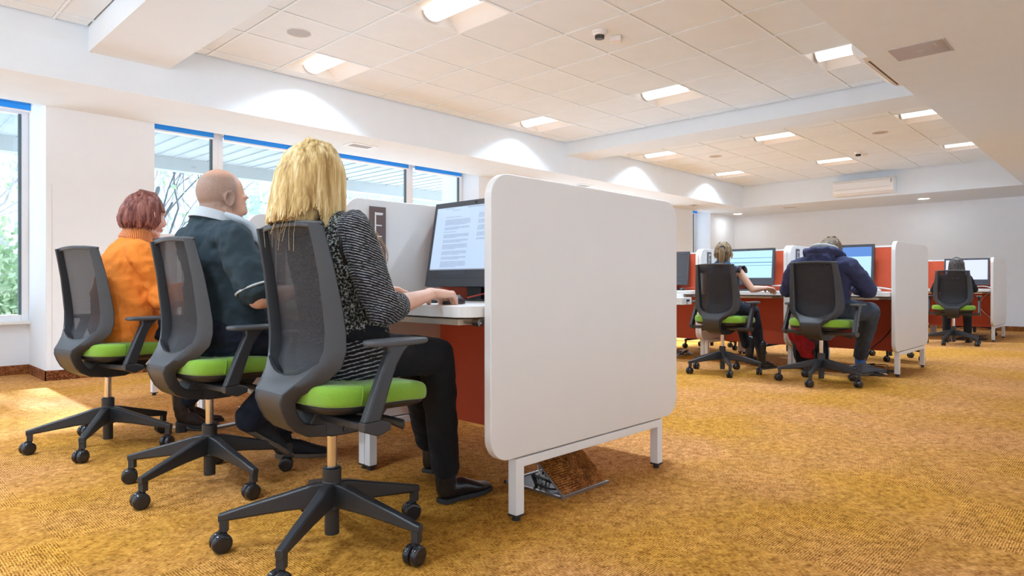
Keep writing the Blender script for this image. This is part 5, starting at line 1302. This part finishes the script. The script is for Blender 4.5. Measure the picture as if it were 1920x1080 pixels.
part('hood_lining', bm, M['hood_grey'], t, blend(.006, 2, [(T_FOLD, .012)]))
bm = BM(); trousers(bm, (.03, 0, .605), (((.02, -.10, .610), (.400, -.260, .585), (.670, -.100, .155)), ((.02, .10, .610), (.420, .230, .575), (.690, .33, .155))), .100, .078, .060, hem=.90)
part('jeans', bm, cloth_mat('grey_blue_denim', (.045, .055, .075, 1), .3, 10), t, blend(.009, 3, [(T_FOLD, .014)]))
for a in ((.690, -.100), (.705, .335)):
    bm = BM(); tube(bm, [(a[0] - .03, a[1], .215), (a[0], a[1], .085)], [.043, .040], 14); finish('sock', bm, M['sock'], t)
shoe(t, 'shoe', (.660, -.100, .0), R(-30), R(-4), 0, .30, 'sneaker_dark', 'sole', .0, laces=True, wd=1.1); shoe(t, 'shoe', (.680, .340, 0), R(30), 0, 0, .30, 'sneaker', 'sole', .0, laces=True, wd=1.1)
bm = BM(); ell(bm, (-.022, 0, .032), (.100, .083, .098), 28, 20); ell(bm, (-.040, 0, -.015), (.072, .070, .050), 20, 12); cap_fix(bm, H, 0); finish('hair_crown', bm, M['midbrown'], t)
locks(t, H, 'midbrown', 260, lambda az: -.03 if abs(180 - az) < 80 else .02, name='short_hair', az0=10, az1=350, wid=.006, flare=0, seed=25, cap=False, r=(.102, .0855, .100), c=(-.022, 0, .032), thick=.0022, jitter=.03, part_x=(-.06, .05), th0=20)

# ---- 6: the farthest person
t = person('person with long dark hair in black, sitting at the farthest cubicle', CFg, R(4))
H = head_mtx((.03, -.030, 1.050), 0, R(10), 0, .90)
shR, elR, wrR = (.0, -.155, .885), (.10, -.215, .745), (.320, -.14, .782)
shL, elL, wrL = (.0, .145, .885), (.08, .235, .735), (.320, .15, .782)
bm = BM(); head(bm, H, True, True); tube(bm, [(.02, -.02, 1.01), (.01, -.01, .94), (.0, 0, .89)], [.045, .045, .06], 14)
arm_skin(bm, shR, elR, wrR, .85); arm_skin(bm, shL, elL, wrL, .85); torso(bm, [((.04, 0, .62), (.12, .08)), ((.02, 0, .85), (.12, .08))], ((0, -.12, .885), (0, .12, .885)), .038)
hand(bm, wrR, (.95, .1, -.1), (0, 0, 1), 1, s=.9); hand(bm, wrL, (.95, -.1, -.1), (0, 0, 1), -1, s=.9)
part('body', bm, M['skin_g'], t, blend(.006, 2)); eyes(t, H)
bm = BM(); torso(bm, [((.04, 0, .590), (.160, .12)), ((.035, 0, .70), (.150, .11)), ((.02, 0, .80), (.155, .105)), ((.0, 0, .87), (.150, .098)), ((.0, 0, .92), (.085, .075))], ((0, -.12, .890), (0, .12, .890)), .052)
sleeve(bm, shR, elR, wrR, .95, .9); sleeve(bm, shL, elL, wrL, .95, .9); part('black_top', bm, M['dark_top'], t, blend(.008, 3, [(T_FOLD, .01)]))
bm = BM(); trousers(bm, (.04, 0, .600), (((.03, -.085, .600), (.420, -.110, .565), (.42, -.12, .14)), ((.03, .085, .600), (.420, .120, .565), (.42, .13, .14))), .080, .060, .050)
part('trousers', bm, M['dark_top'], t, blend(.009, 3))
shoe(t, 'shoe', (.395, -.12, 0), 0, 0, 0, .25, 'leather', 'sole_dark', .03); shoe(t, 'shoe', (.395, .13, 0), 0, 0, 0, .25, 'leather', 'sole_dark', .03)
sh_ = ([H @ V(p) for p in ((-.02, 0, .02), (-.03, 0, -.08), (-.04, 0, -.16))], [(.08, .078), (.084, .07), (.080, .05)])
locks(t, H, 'darkbrown', 220, lambda az: -.19, az0=50, az1=310, wid=.010, flare=.10, wave=.007, seed=9, cap=False, shell=sh_, r=(.114, .096, .112), c=(-.018, 0, .024), jitter=.03)
bm = BM(); ell(bm, (-.018, 0, .024), (.108, .091, .107), 26, 18); cap_fix(bm, H, 0); finish('hair_crown', bm, M['darkbrown'], t)
